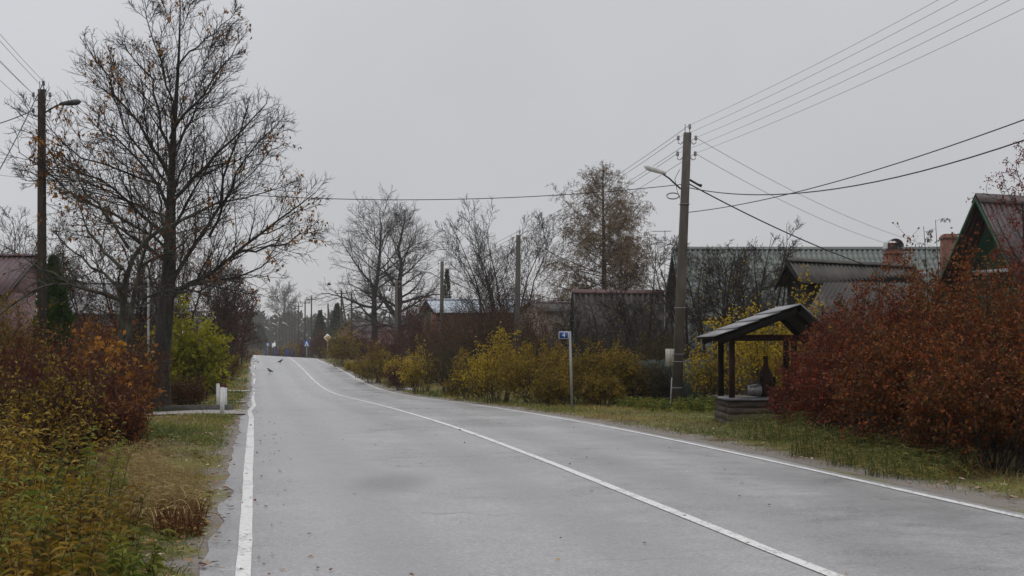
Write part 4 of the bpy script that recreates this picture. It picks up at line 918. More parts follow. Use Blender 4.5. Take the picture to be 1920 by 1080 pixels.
for k, (px, py, d) in enumerate([(516, 608, 300), (536, 607, 285), (502, 615, 340), (483, 620, 380), (466, 629, 430)]):
    x = X(px + 7, d); gz = float(ground(x, d)); z = Zp(py, d)
    t = thing('street_lamp', (x, d, gz), 'distant street lamp with a pale tilted head beyond the crest', 'street lamp', 'distant street lamps')
    m = MB(); m.tube([(x, d, gz), (x, d, z - .6)], [.12, .09], 8); m.build('post', M['wood_pole'], t)
    m = MB(); m.tube([(x, d, z - .7), (X(px, d), d, z)], .035, 5); m.build('lamp_arm', M['galv'], t)
    m = MB(); xx = X(px, d); m.tube([(xx + .25, d, z - .12), (xx, d, z), (xx - .55, d, z + .22), (xx - .75, d, z + .24)], [.03, .08, .10, .03], 8); m.build('lamp_head', M['lamp_shell'], t, smooth=True)

def wire(p, q, sag, label, group, r=.007, name='power_line', mat='wire'):
    p, q = np.array(p, float), np.array(q, float); s = np.linspace(0, 1, 26)
    pts = p + (q - p) * s[:, None]; pts[:, 2] -= sag * 4 * s * (1 - s)
    m = MB(); m.tube(pts, r, 5); o = m.build(name, M[mat], loc=p); tag(o, label, 'wire', group); return o
# towards the pole behind the camera's right
P0 = (float(ux(10.75, 11)), 11.0)
for i in range(5):
    off = np.array(h1[i]) - np.array([X(1289, 36), 36, tz1])
    wire(h1[i], (P0[0] + off[0], P0[1], .0 + 7.15 + off[2]), .22, 'thin bare wire rising from the near lamp pole to the upper right corner', 'wires from the near lamp pole to the upper right', .0036)
    wire(h1[i], h2[i], .18, 'thin bare wire from the near lamp pole back to the next pole', 'wires from the near lamp pole down the road', .006)
    wire(h2[i], h3[i], .22, 'thin bare wire between the two poles in front of the bare trees', 'wires between the mid distance poles', .008)
    wire(h3[i], h4[i], .25, 'faint wire running on to the globe lamp pole', 'wires near the lindens', .009)
    offL = np.array(hL[i]) - np.array([X(78, 36), 36, Zp(168, 36)])
    wire(hL[i], (float(ux(-5.35, 10)) + offL[0], 10, 7.9 + offL[2]), .2, 'thin bare wire leading from the left pole out of the photo', 'wires at the left pole', .005)
d = 36.0
wire((at1(Zp(345, d)), d, Zp(345, d)), (atL(Zp(326, 36)), 36, Zp(326, 36)), .52, 'single black cable spanning the road between the two lamp poles', None, .010, 'road_cable', 'cable')
wire((at1(Zp(345, d)) + .1, d, Zp(345, d)), (X(1900, 52), 52, Zp(562, 52)), .55, 'thick black service cable dropping right from the near lamp pole to the house', None, .018, 'service_cable', 'cable')
wire((at1(Zp(352, d)) + .1, d, Zp(352, d)), (8.2, 15, Zp(60, 15)), .75, 'sagging twisted cable rising right, upper of the crossing pair', None, .012, 'service_cable', 'cable')
wire((at1(Zp(398, d)) + .12, d, Zp(398, d)), (8.0, 14, Zp(0, 14)), .35, 'slack cable starting lowest on the lamp pole and rising right', None, .010, 'service_cable', 'cable')
wire(h1[2], (X(1760, 58), 57.5, Zp(466, 57.5)), .35, 'thin wire falling from the pole top to the right chimney', 'house wires falling to the chimneys', .006)
wire(h1[4], (X(1700, 58), 57.5, Zp(468, 57.5)), .3, 'thin wire falling from the pole top to the hooded chimney', 'house wires falling to the chimneys', .006)
# left pole service lines
wire(hL[3], (X(-130, 30), 30, Zp(255, 30)), .12, 'thick grey cable leading left from the lower hook of the left pole', 'service cables at the left pole', .013, 'service_cable', 'cable')
wire(hL[0], (X(-60, 30), 30, Zp(420, 30)), .12, 'black cable slanting steeply down left from the left pole top', 'service cables at the left pole', .013, 'service_cable', 'cable')
wire((atL(Zp(310, 36)), 36, Zp(310, 36)), (X(-60, 40), 40, Zp(293, 40)), .05, 'faint upper wire halfway down the left pole', 'faint wires halfway down the left pole', .005)
wire((atL(Zp(334, 36)), 36, Zp(334, 36)), (X(-60, 40), 40, Zp(318, 40)), .05, 'faint lower wire halfway down the left pole', 'faint wires halfway down the left pole', .005)
for k, dz in enumerate((0, -.35)):
    wire((X(640, 184) - .6, 184, Zp(553, 184) + dz), (X(584, 205), 205, Zp(563, 205) + dz), 1.0, 'drooping wire joining the crossarm poles', 'wires of the far crossarm poles', .015)
for k in range(3):
    wire((X(584, 205), 205, Zp(562 + 2 * k, 205)), (X(420, 150), 150, Zp(568 + 6 * k, 150)), .5, 'faint wire crossing the far road to the left', 'wires crossing the far road', .013)

# ------------------------------------------------------------------ signs, bollards, slab, birds
def number_sign():
    d = 38.0; bx, tx = X(1073, d), X(1068.5, d); gz = float(ground(bx, d)); tz = Zp(621, d)
    t = thing('house_number_sign', (bx, d, gz), 'small blue sign with white number 4 on a pale square post', 'sign')
    m = MB(); k = .033; sq = lambda c, z: [(c - k, d - k, z), (c + k, d - k, z), (c + k, d + k, z), (c - k, d + k, z)]
    m.hexa(sq(bx, gz - .1), sq(tx, tz)); m.build('post', M['sign_post'], t)
    cx, cz = X(1057.5, d) - .01, Zp(628.5, d); w, h, r = .132, .096, .025
    def rr(w, h, r, y0, y1):
        pts = []
        for sx, sz, a0 in ((1, 1, 0), (-1, 1, 90), (-1, -1, 180), (1, -1, 270)):
            for a in (0, 30, 60, 90):
                A = math.radians(a0 + a); pts.append((cx + sx * (w - r) + r * math.cos(A), cz + sz * (h - r) + r * math.sin(A)))
        n = len(pts); V = [(x, y0, z) for x, z in pts] + [(x, y1, z) for x, z in pts]
        return V, [list(range(n)), list(range(n, 2 * n))[::-1]] + [[(i + 1) % n, i, n + i, n + (i + 1) % n] for i in range(n)]
    m = MB(); m.polys(*rr(w, h, r, d - .06, d - .045)); pl = m.build('plate', M['sign_white'], t)
    m = MB(); m.polys(*rr(w - .014, h - .014, r - .008, d - .064, d - .0605)); m.build('blue_field', M['sign_blue'], pl)
    cu = bpy.data.curves.new('digit', 'FONT'); cu.body = '4'; cu.size = .17; cu.align_x = 'CENTER'; cu.align_y = 'CENTER'; cu.extrude = .002
    tmp = bpy.data.objects.new('digit_text', cu); COL.objects.link(tmp); bpy.context.view_layer.update()
    me = bpy.data.meshes.new_from_object(tmp.evaluated_get(bpy.context.evaluated_depsgraph_get())); bpy.data.objects.remove(tmp)
    me.materials.clear(); me.materials.append(M['sign_white'])
    o = bpy.data.objects.new('digit', me); COL.objects.link(o); o.parent = pl; o.rotation_euler = (math.radians(90), 0, 0)
    o.location = (cx - t['_o'][0], d - .068 - t['_o'][1], cz - t['_o'][2])
number_sign()
def plate(name, m_, parent, pts, y0, y1):
    n = len(pts); V = [(x, y0, z) for x, z in pts] + [(x, y1, z) for x, z in pts]
    m = MB(); m.polys(V, [list(range(n)), list(range(n, 2 * n))[::-1]] + [[(i + 1) % n, i, n + i, n + (i + 1) % n] for i in range(n)]); return m.build(name, m_, parent)
def crossing_sign(px, py, d, label):
    x, z = X(px, d), Zp(py, d); gz = float(ground(x, d)); t = thing('crossing_sign', (x, d, gz), label, 'sign')
    m = MB(); m.tube([(x, d + .05, gz - .1), (x, d + .05, z + .3)], .04, 8); m.build('post', M['galv'], t)
    s = .37; p = plate('plate', M['sign_blue'], t, [(x - s, z - s), (x + s, z - s), (x + s, z + s), (x - s, z + s)], d - .02, d)
    plate('white_triangle', M['sign_white'], p, [(x - .3, z - .27), (x + .3, z - .27), (x, z + .3)], d - .03, d - .024)
    plate('walking_figure', M['sign_dark'], p, [(x - .09, z - .22), (x - .02, z - .1), (x + .08, z - .22), (x + .11, z - .2), (x + .03, z - .06), (x + .04, z + .06), (x, z + .1), (x - .05, z + .05), (x - .03, z - .06), (x - .12, z - .2)], d - .04, d - .034)
crossing_sign(575, 645, 172, 'blue square crossing sign with white triangle near the crest')
crossing_sign(502, 646, 300, 'faint far blue crossing sign in the mist')
def priority_sign():
    d = 150.0; x, z = X(614, d), Zp(633, d); gz = float(ground(x, d)); t = thing('priority_sign', (x, d, gz), 'yellow and white diamond priority road sign beside the olive shrub', 'sign')
    m = MB(); m.tube([(x, d + .05, gz - .1), (x, d + .05, z + .1)], .04, 8); m.build('post', M['sign_post'], t)
    q = lambda s: [(x - s, z), (x, z - s), (x + s, z), (x, z + s)]
    p = plate('plate', M['sign_white'], t, q(.42), d - .02, d); plate('yellow_field', M['sign_yellow'], p, q(.25), d - .03, d - .024)
priority_sign()
def bollard(px, top, d, w, label, rusty=False):
    x = X(px, d); gz = float(ground(x, d)); tz = Zp(top, d); t = thing('bollard', (x, d, gz), label, 'bollard', 'white bollards at the driveway')
    m = MB(); k = w / 2; sq = lambda s, z: [(x - s, d - s, z), (x + s, d - s, z), (x + s, d + s, z), (x - s, d + s, z)]
    zc = tz - (.12 if rusty else .012)
    m.hexa(sq(k, gz - .1), sq(k, zc)); m.build('post', M['white_paint'], t)
    m = MB(); m.hexa(sq(k * 1.02, zc + .002), sq(k * .8, tz)); m.build('cap', M['rust' if rusty else 'white_paint'], t)
bollard(416.5, 726, 32.6, .085, 'slim white bollard nearest on the gravel driveway')
bollard(408.5, 719, 37.5, .075, 'white bollard left of the rusty capped one')
bollard(420, 718, 36.9, .13, 'wide white bollard with a rusty brown cap', True)
# culvert edge
def beam(name, a, b_, w, h, mat, label, cat):
    a, b_ = np.array(a, float), np.array(b_, float); t_ = (b_ - a)[:2]; t_ /= np.linalg.norm(t_); n_ = np.array([-t_[1], t_[0]]) * w / 2
    m = MB(); m.hexa([(*(a[:2] - n_), a[2] - .1), (*(b_[:2] - n_), b_[2] - .1), (*(b_[:2] + n_), b_[2] - .1), (*(a[:2] + n_), a[2] - .1)], [(*(a[:2] - n_), a[2] + h), (*(b_[:2] - n_), b_[2] + h), (*(b_[:2] + n_), b_[2] + h), (*(a[:2] + n_), a[2] + h)])
    o = m.build(name, mat, loc=a); tag(o, label, cat); return o
xa, xb2 = X(305, 37), X(430, 36.2)
beam('culvert_edge', (xa, 37.2, ground(xa, 37)), (xb2, 36.4, ground(xb2, 36.2)), .22, .16, M['concrete_dark'], 'long dark concrete beam edging the gravel driveway', 'kerb')
xa, xb2 = X(335, 33.3), X(392, 33.1)
beam('driveway_edge', (xa, 33.3, ground(xa, 33.3)), (xb2, 33.1, ground(xb2, 33.1)), .14, .05, M['concrete'], 'pale low concrete strip along the near side of the driveway', 'kerb')
xa = X(757, 74); beam('concrete_slab', (X(744, 73), 73, ground(xa, 73) + .02), (X(772, 73.5), 73.5, ground(xa, 73.5) + .02), .5, .1, M['white_paint'], 'small white concrete slab on the right verge', 'slab')
xp = X(278, 41); gp = float(ground(xp, 41)); m = MB(); m.tube([(xp, 41, gp - .1), (xp, 41, Zp(525, 41))], .03, 8); tag(m.build('metal_post', M['galv'], loc=(xp, 41, gp)), 'slim pale metal post directly behind the oak trunk', 'post')

def bird(px, py, d, heading, label, flying=False):
    x = X(px, d); z = Zp(py, d) if flying else float(zr(xu(x, d), d)) + .014; t = thing('crow', (x, d, z), label, 'bird')
    c, s_ = math.cos(heading), math.sin(heading); R = lambda a, y, zz: (x + c * a - s_ * y, d + s_ * a + c * y, z + zz)
    h = 0 if flying else .13; m = MB()
    prof = [(-.26, h + .0, .012), (-.2, h + .02, .03), (-.12, h + .05, .062), (0, h + .09, .085), (.08, h + .13, .075), (.13, h + .19, .05), (.17, h + .215, .052), (.21, h + .215, .035), (.24, h + .205, .014), (.29, h + .195, .004)]
    if flying: prof = [(a, .02 + .25 * (zz - h) * (a > .1), r) for a, zz, r in prof]
    m.tube([R(a, 0, zz) for a, zz, r in prof], [r for *_, r in prof], 8); m.build('body', M['bird'], t, smooth=True)
    m = MB(); 
    if flying:
        for sg in (-1, 1): m = MB(); m.hexa([R(.1, sg * .04, .03), R(-.08, sg * .04, .03), R(-.14, sg * .42, .2), R(.0, sg * .42, .22)], [R(.1, sg * .04, .045), R(-.08, sg * .04, .045), R(-.14, sg * .42, .21), R(.0, sg * .42, .23)]); m.build('wing', M['bird'], t)
    else:
        for sg in (-1, 1): m = MB(); m.hexa([R(.08, sg * .072, h + .10), R(-.2, sg * .03, h + .0), R(-.3, sg * .02, h + .0), R(-.02, sg * .09, h + .06)], [R(.08, sg * .08, h + .15), R(-.18, sg * .035, h + .05), R(-.28, sg * .025, h + .03), R(-.02, sg * .092, h + .12)]); m.build('wing', M['bird'], t)
        for sg in (-1, 1): m = MB(); m.tube([R(.01, sg * .035, h + .03), R(.02, sg * .035, .0)], .009, 5); m.build('leg', M['bird'], t)
bird(506, 697, 101, 2.6, 'black crow on the road facing left, nearer of the two')
bird(525.5, 680, 124, .5, 'black crow on the road facing right, farther of the two')
bird(617, 534, 150, .3, 'black crow flying over the far road', True)
bird(651, 562, 160, 1.2, 'black bird in the air beside the plain pole', True)

# ------------------------------------------------------------------ the well
def well():
    x0, x1, y0, y1 = 4.13, 5.78, 27.15, 29.0; gz = float(ground(4.9, 28)); zt = .46
    t = thing('covered_well', ((x0 + x1) / 2, 28.1, gz), 'old covered village well with dark wooden posts and slate roof', 'well')
    m = MB(); z = gz - .15; k = 0; hh = (zt - .05 - z) / 5
    for k in range(5):
        a = z + k * hh; e = .012 * (k % 2)
        m.box(((x0 + x1) / 2, y0 + .06, a + hh / 2), (x1 - x0 - e, .12, hh - .012)); m.box(((x0 + x1) / 2, y1 - .06, a + hh / 2), (x1 - x0 - e, .12, hh - .012))
        m.box((x0 + .06 + e, (y0 + y1) / 2, a + hh / 2), (.12, y1 - y0 - .25, hh - .012)); m.box((x1 - .06 - e, (y0 + y1) / 2, a + hh / 2), (.12, y1 - y0 - .25, hh - .012))
    m.build('crib', M['crib'], t)
    m = MB(); m.box(((x0 + x1) / 2, (y0 + y1) / 2, zt - .022), (x1 - x0 + .12, y1 - y0 + .1, .045)); m.build('slab', M['slab_wet'], t)
    pz = 1.56
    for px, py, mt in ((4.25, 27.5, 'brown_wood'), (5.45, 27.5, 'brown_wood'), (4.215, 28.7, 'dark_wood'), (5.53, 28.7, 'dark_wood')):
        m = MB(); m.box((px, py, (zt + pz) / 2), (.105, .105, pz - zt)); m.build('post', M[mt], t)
    for yy in (27.5, 28.7): m = MB(); m.box((4.92, yy, pz + .06), (1.75, .09, .115)); m.build('tie_beam', M['brown_wood'], t)
    # roof: asymmetric gable, ridge running away from the road
    yf, yb = 26.9, 29.35; ax, az = 5.42, 2.20; lx, lz = 3.90, 1.60; rx, rz = 6.06, 1.60
    def slope(m, xa, za, xb, zb, th, ya, yb, o=0):
        n = np.array([-(zb - za), xb - xa]); n = n / np.linalg.norm(n); n = n if n[1] > 0 else -n
        a = [(xa + n[0] * o, ya, za + n[1] * o), (xb + n[0] * o, ya, zb + n[1] * o), (xb + n[0] * o, yb, zb + n[1] * o), (xa + n[0] * o, yb, za + n[1] * o)]
        m.hexa(a, [(p[0] + n[0] * th, p[1], p[2] + n[1] * th) for p in a])
    m = MB(); slope(m, lx, lz, ax, az, .03, yf, yb); slope(m, ax + .003, az, rx, rz, .03, yf, yb); ro = m.build('roof_boards', M['dark_wood'], t)
    m = MB()
    for k in range(4):                                      # overlapping slate sheets with wavy edge
        s0, s1 = k / 4 - .01, (k + 1) / 4 + .02; q = lambda s: (lx - .06 + (ax + .03 - lx + .06) * s, lz - .01 + (az + .005 - lz + .01) * s)
        (xa, za), (xb, zb) = q(s0), q(s1); slope(m, xa, za + .02, xb, zb, .012, yf - .05, yb + .05, .036)
        w = np.linspace(yf - .05, yb + .05, 40)
    slope(m, ax, az + .03, rx + .06, rz - .02, .014, yf - .05, yb + .05, .036); m.build('slate_sheets', M['slate'], t)
    for yy in (yf + .03, yb - .03):
        m = MB(); slope(m, lx + .05, lz - .115, ax, az - .12, .11, yy - .02, yy + .02); m.build('bargeboard', M['dark_wood'], t)
        m = MB(); slope(m, ax + .002, az - .12, rx - .03, rz - .12, .11, yy - .02, yy + .02); m.build('bargeboard', M['dark_wood'], t)
    for yy in (27.5, 28.7):
        m = MB(); slope(m, lx + .2, lz - .02, ax - .01, az - .10, .07, yy - .03, yy + .03); m.build('rafter', M['dark_wood'], t)
    # winch housing: a dark bottle shaped column with a crank
    p = thing('well_pump', (5.02, 28.15, zt), 'dark bottle shaped pump housing with a crank inside the well shelter', 'pump')
    zz = [0, .02, .3, .42, .50, .56, .62, .74, .76, .80]; rr = [.165, .165, .165, .15, .115, .075, .05, .045, .055, .05]
    m = MB(); m.tube([(5.02, 28.15, zt + k) for k in zz], rr, 16); m.build('housing', M['brown_wood'], p, smooth=True)
    for xx in (4.90, 5.16): m = MB(); m.box((xx, 27.98, zt + .2), (.05, .06, .40)); m.build('stay', M['dark_wood'], p)
    m = MB(); m.tube([(4.9, 28.1, zt + .46), (4.72, 28.1, zt + .45), (4.63, 28.1, zt + .47)], .014, 6); m.build('crank', M['dark_metal'], p)
    bk = thing('bucket', (4.78, 27.9, zt), 'grey metal bucket lying on the well slab', 'bucket')
    m = MB(); m.tube([(4.63, 27.88, zt + .13), (4.68, 27.88, zt + .13), (4.86, 27.92, zt + .13), (4.865, 27.92, zt + .13)], [.10, .105, .13, .125], 16); m.build('pail', M['bucket'], bk, smooth=True)
    m = MB(); m.tube([(4.625, 27.88, zt + .02 + .0), (4.60, 27.87, zt + .13), (4.625, 27.88, zt + .24)], .006, 5); m.build('rim', M['dark_metal'], bk)
well()

# ------------------------------------------------------------------ houses
def roof_slope(A, B_, C_, D_, wave=.0, pitch=.15, rows=0, rowh=.0, th=.03, nx=None):
    """A-B along the ridge, D-C along the eave; a corrugated sheet of real thickness"""
    A, B_, C_, D_ = [np.array(k, float) for k in (A, B_, C_, D_)]
    L = np.linalg.norm(B_ - A); n = nx or max(2, int(L / pitch * 6)); mm = max(1, rows * 4 if rows else 1)
    s = np.linspace(0, 1, n + 1)[None, :, None]; t = np.linspace(0, 1, mm + 1)[:, None, None]
    P = (A * (1 - s) + B_ * s) * (1 - t) + (D_ * (1 - s) + C_ * s) * t
    nr = np.cross(B_ - A, D_ - A); nr /= np.linalg.norm(nr); nr = nr if nr[2] > 0 else -nr
    off = wave * np.sin(s[..., 0] * L / pitch * 2 * math.pi) + (rowh * ((t[..., 0] * rows) % 1.0) if rows else 0)
    P = P + nr * off[..., None]
    k = (mm + 1) * (n + 1); i = np.arange(k).reshape(mm + 1, n + 1)
    Q = np.stack([i[:-1, :-1], i[1:, :-1], i[1:, 1:], i[:-1, 1:]], -1).reshape(-1, 4)
    V = np.concatenate([P.reshape(-1, 3), P.reshape(-1, 3) - nr * th]); Q2 = Q[:, ::-1] + k
    rim = np.r_[i[0], i[1:, -1], i[-1, :-1][::-1], i[1:-1, 0][::-1]]; rn = np.roll(rim, -1)
    return V, np.concatenate([Q, Q2, np.stack([rim, rn, rn + k, rim + k], 1)])
def house(name, label, ridge_a, ridge_b, half, drop, wallm, roofm, wave=.02, pitch=.16, rows=0, rowh=0, over=.25, base=None, ridge_m=None, gable_m=None, group=None, cat='house', inset=.3, verge=None):
    """ridge end points in world space; half = half width of the gable, drop = ridge to eave height"""
    a, b_ = np.array(ridge_a, float), np.array(ridge_b, float); r = (b_ - a); r[2] = 0; r /= np.linalg.norm(r); p = np.array([r[1], -r[0], 0])
    if p[1] > 0: p = -p                                        # p points to the camera
    c = (a + b_) / 2; gz = float(min(ground(c[0] + sx * 3, c[1] + sy * 3) for sx in (-1, 1) for sy in (-1, 1))) - .2
    t = thing(name, (c[0], c[1], gz), label, cat, group)
    ai, bi = a + r * inset, b_ - r * inset; k = 1 - over / half; ez = a[2] - drop * k - .06
    m = MB(); w = half * k
    f0, f1, g1, g0 = ai + p * w, bi + p * w, bi - p * w, ai - p * w
    bot = [(*q[:2], gz) for q in (f0, f1, g1, g0)]; top = [(*q[:2], ez) for q in (f0, f1, g1, g0)]
    m.hexa(bot, top); m.build('wall', wallm, t)
    m = MB(); pa, pb = (*ai[:2], a[2] - .07), (*bi[:2], b_[2] - .07)
    m.polys([(*f0[:2], ez + .002), (*g0[:2], ez + .002), pa, (*f1[:2], ez + .002), (*g1[:2], ez + .002), pb], [[0, 2, 1], [3, 4, 5], [0, 3, 5, 2], [1, 2, 5, 4], [0, 1, 4, 3]]); m.build('gable', gable_m or wallm, t)
    m = MB(); dn = np.array([0, 0, -drop])
    m.quads(*roof_slope(a, b_, b_ + p * half + dn, a + p * half + dn, wave, pitch, rows, rowh)); m.quads(*roof_slope(b_, a, a - p * half + dn, b_ - p * half + dn, wave, pitch, rows, rowh))
    ro = m.build('roof', roofm, t)
    m = MB(); e = r * .04; up = np.array([0, 0, .05])
    for sgn in (1, -1):
        o1 = p * sgn * .17 + np.array([0, 0, -.17 * drop / half]); A0, B0 = a - e + up * 1.2, b_ + e + up * 1.2; C0, D0 = B0 + o1, A0 + o1
        m.hexa([A0, B0, C0, D0], [q + np.array([0, 0, .02]) for q in (A0, B0, C0, D0)])
    m.build('ridge_cap', ridge_m or roofm, t)
    if verge:
        for q0, s_ in ((a, -1), (b_, 1)):
            for sgn in (1, -1):
                m = MB(); A0 = q0 + r * s_ * .02 - up * .6; B0 = A0 + p * sgn * half + dn; th = np.array([0, 0, -.14]); ww = r * s_ * .03
                m.hexa([A0 + th, B0 + th, B0 + th + ww, A0 + th + ww], [A0, B0, B0 + ww, A0 + ww])
                m.build('bargeboard', verge, t)
    return t, r, p
def W(px, py, d): return (X(px, d), d, Zp(py, d))
# green tiled roof
hg, r_, p_ = house('long_house', 'long house with pale green metal tile roof behind the bare apple trees', W(1262, 466, 61), W(1800, 466, 61), 4.2, 3.1, M['wall_grey'], M['roof_green'], .03, .22, 12, .06, .35, verge=M['wall_grey'])
def chimney(parent, px, top, bot, d, w, hood):
    x = X(px, d); z1, z0 = Zp(top, d), Zp(bot, d) - 1.2; m = MB(); m.box((x, d, (z0 + z1) / 2), (w, w, z1 - z0)); m.box((x, d, z1 - .12), (w + .08, w + .08, .1))
    m.box((x, d, z1 + .021), (w * .8, w * .8, .04)); ch = m.build('chimney', M['brick'], parent)
    if hood:
        q = np.linspace(0, math.pi, 9); k = len(q); R = w * .56; V = []
        for yy in (d - w * .6, d + w * .6):
            V += [(x + R * math.cos(a), yy, z1 + .03 + R * .95 * math.sin(a) + .12) for a in q]
        V2 = []
        for yy in (d - w * .6, d + w * .6): V2 += [(x + (R - .02) * math.cos(a), yy, z1 + .03 + (R - .02) * .95 * math.sin(a) + .12) for a in q]
        m = MB(); m.quads(np.array(V + V2), [(i, i + 1, k + i + 1, k + i) for i in range(k - 1)] + [(2 * k + i, 3 * k + i, 3 * k + i + 1, 2 * k + i + 1) for i in range(k - 1)])
        for sx in (-1, 1): m.box((x + sx * (R - .01), d, z1 + .09), (.02, w * 1.2, .14))
        m.box((x, d + w * .55, z1 + .2), (R * 1.8, .02, .3)); m.build('hood', M['galv'], ch)
chimney(hg, 1675, 470, 500, 58.6, .62, True)
chimney(hg, 1779, 441, 500, 58.6, .55, False)
# grey corrugated outbuilding
hs, r_, p_ = house('grey_shed', 'weathered shed with grey corrugated roof and sagging ridge in front of the green roof', W(1478, 488, 43), W(1712, 500, 43.4), 1.3, .72, M['black_void'], M['roof_asb'], .02, .13, 0, 0, .2, verge=M['dark_wood'])
m = MB(); m.quads(*roof_slope(W(1545, 530, 41.0), W(1730, 530, 41.3), W(1720, 625, 38.4), W(1490, 625, 38.2), .018, .13)); m.build('lean_to_roof', M['roof_asb'], hs)
# green gabled house at the right edge
al = math.radians(24); ra = np.array(W(1831, 367, 41.0)); rb = ra + np.array([math.cos(al), math.sin(al), 0]) * 7.5
hr, r_, p_ = house('green_gabled_house', 'house with green gable and steep dark maroon corrugated roof at the right edge', ra, rb, 1.95, 3.0, M['wall_green'], M['roof_maroon'], .028, .2, 0, 0, .25, gable_m=M['wall_green'], verge=M['wall_green'], inset=.8)
m = MB(); q = ra + r_ * .78 + np.array([0, 0, -2.15]); q2 = q + p_ * 1.0; q3 = q - p_ * 1.0
m.hexa([q2 + (0, 0, -.05), q3 + (0, 0, -.05), q3 - r_ * .06 + (0, 0, -.05), q2 - r_ * .06 + (0, 0, -.05)], [q2 + (0, 0, .05), q3 + (0, 0, .05), q3 - r_ * .06 + (0, 0, .05), q2 - r_ * .06 + (0, 0, .05)]); m.build('trim', M['trim_white'], hr)
# low house with teal gable
ra = np.array(W(1074, 546, 60)); rb = np.array(W(1252, 547, 60.1))
ht, r_, p_ = house('teal_gabled_house', 'low house with dark corrugated roof, red ridge and teal gable', ra, rb, 2.7, 2.55, M['wall_teal'], M['roof_asb_brown'], .04, .24, 0, 0, .2, ridge_m=M['ridge_red'], gable_m=M['wall_teal'], verge=M['dark_wood'], inset=.1)
# brick house with pale roof
hb, r_, p_ = house('brick_house', 'brick house with pale blue grey roof behind the lamp pole', W(799, 562, 104), W(1000, 562, 106), 3.2, 1.0, M['brick'], M['roof_pale'], .015, .25, 0, 0, .5, gable_m=M['black_void'], verge=M['black_void'])
m = MB(); xx = X(803, 100.9); m.box((xx, 100.8, Zp(600, 100.8) - .2), (.22, .22, 1.6)); m.build('corner_post', M['wall_green'], hb)
# pale house beside it
hp, r_, p_ = house('pale_house', 'pale plastered house partly hidden between the bushy tree and the teal gable', W(990, 567, 79), W(1085, 569, 80), 2.6, .55, M['wall_pale'], M['roof_asb_brown'], .0, .3, 0, 0, .3, ridge_m=M['ridge_red'])
# dim house far right of the road
house('far_cottage', 'dim reddish cottage half hidden under the lindens', W(655, 602, 175), W(720, 602, 178), 3.0, 1.3, M['wall_pink'], M['roof_maroon'], .0, .3, 0, 0, .4)
# left houses
hl, r_, p_ = house('pink_house', 'pink walled house with maroon pink roof at the left edge', W(-190, 478, 55), W(68, 480, 55), 3.4, 1.6, M['wall_pink'], M['roof_pink'], .02, .2, 0, 0, .3, verge=M['roof_maroon'])
m = MB(); m.tube([(X(69, 51.6), 51.7, Zp(550, 51.7)), (X(69, 51.6), 51.7, float(ground(X(69, 52), 52)))], .05, 8); m.build('downpipe', M['trim_white'], hl)
house('tiled_house', 'house with grey tiled roof behind the thuja and apple branches', W(112, 530, 66), W(300, 532, 66), 3.0, 1.5, M['wall_grey'], M['slate'], .02, .22, 8, .04, .3)
# fences
def fence(name, pts, z0, z1, bw, mat, label, gap=.004, th=.02):
    a, b_ = np.array(pts[0], float), np.array(pts[1], float); L = np.linalg.norm(b_ - a); n = int(L / bw); t_ = (b_ - a) / L; rz = math.atan2(t_[1], t_[0]); rng = np.random.default_rng(n)
    c = (a + b_) / 2; t = thing(name, (c[0], c[1], float(ground(c[0], c[1]))), label, 'fence'); m = MB()
    for i in range(n):
        q = a + t_ * (i + .5) * bw; g_ = float(ground(q[0], q[1])); h = z1 + rng.normal(0, .012); m.box((q[0], q[1], g_ + (z0 + h) / 2), (bw - gap, th, h - z0), rz)
    m.build('boards', mat, t)
    for zz in (z0 + .25, z1 - .25):
        m = MB(); nrm = np.array([-t_[1], t_[0]]) * .04; g0, g1 = float(ground(*a)), float(ground(*b_))
        m.hexa([(*(a + nrm * .6), g0 + zz), (*(b_ + nrm * .6), g1 + zz), (*(b_ + nrm * 1.6), g1 + zz), (*(a + nrm * 1.6), g0 + zz)], [(*(a + nrm * .6), g0 + zz + .07), (*(b_ + nrm * .6), g1 + zz + .07), (*(b_ + nrm * 1.6), g1 + zz + .07), (*(a + nrm * 1.6), g0 + zz + .07)]); m.build('rail', mat, t)
    return t
fence('green_fence', [(X(1150, 43.2), 43.2), (X(1345, 37.2), 37.2)], .05, 1.35, .14, M['fence_green'], 'dark green board fence behind the near lamp pole', .012)
fence('brown_fence', [(X(1348, 37), 37.0), (X(1480, 33.5), 33.5)], .05, 1.3, .16, M['grey_wood'], 'weathered brown board fence behind the well', .03)
for k, (px, d) in enumerate([(546.5, 166), (537, 168), (516, 190), (498, 200)]):
    x = X(px, d); gz = float(ground(x, d)); h_ = EYE - (661 - HZ) / F * d + .45 - gz
    t = thing('blue_post', (x, d, gz), ['bright blue gate post at the crest, rightmost of four', 'blue gate post at the crest, second from the right', 'faint blue post beyond the crest, third from the right', 'faint blue post beyond the crest, leftmost of four'][k], 'post')
    m = MB(); m.box((x, d, gz + h_ / 2 - .1), (.26, .12, h_ + .2)); m.build('post', M['blue_fence'], t)
    m = MB(); m.box((x, d, gz + h_ + .02), (.32, .18, .04)); m.build('cap', M['blue_fence'], t)
# television aerial
xa, da = X(1246, 58), 58.0; ga = float(ground(xa, da)); t = thing('television_aerial', (xa, da, ga), 'tall thin television aerial with crossbars left of the near lamp pole', 'aerial')
m = MB(); m.tube([(xa, da, ga - .1), (xa + .02, da, Zp(432, da))], .022, 6); m.build('mast', M['galv'], t)
for py, w in ((434, .5), (459, .85), (486, .45)):
    m = MB(); z = Zp(py, da); m.tube([(xa - w, da - .03, z), (xa + w * .5, da - .03, z)], .014, 5)
    for k in np.linspace(-w, w * .5, 7): m.tube([(xa + k, da - .35, z + .02), (xa + k, da + .3, z + .02)], .007, 4)
    m.build('crossbar', M['galv'], t)

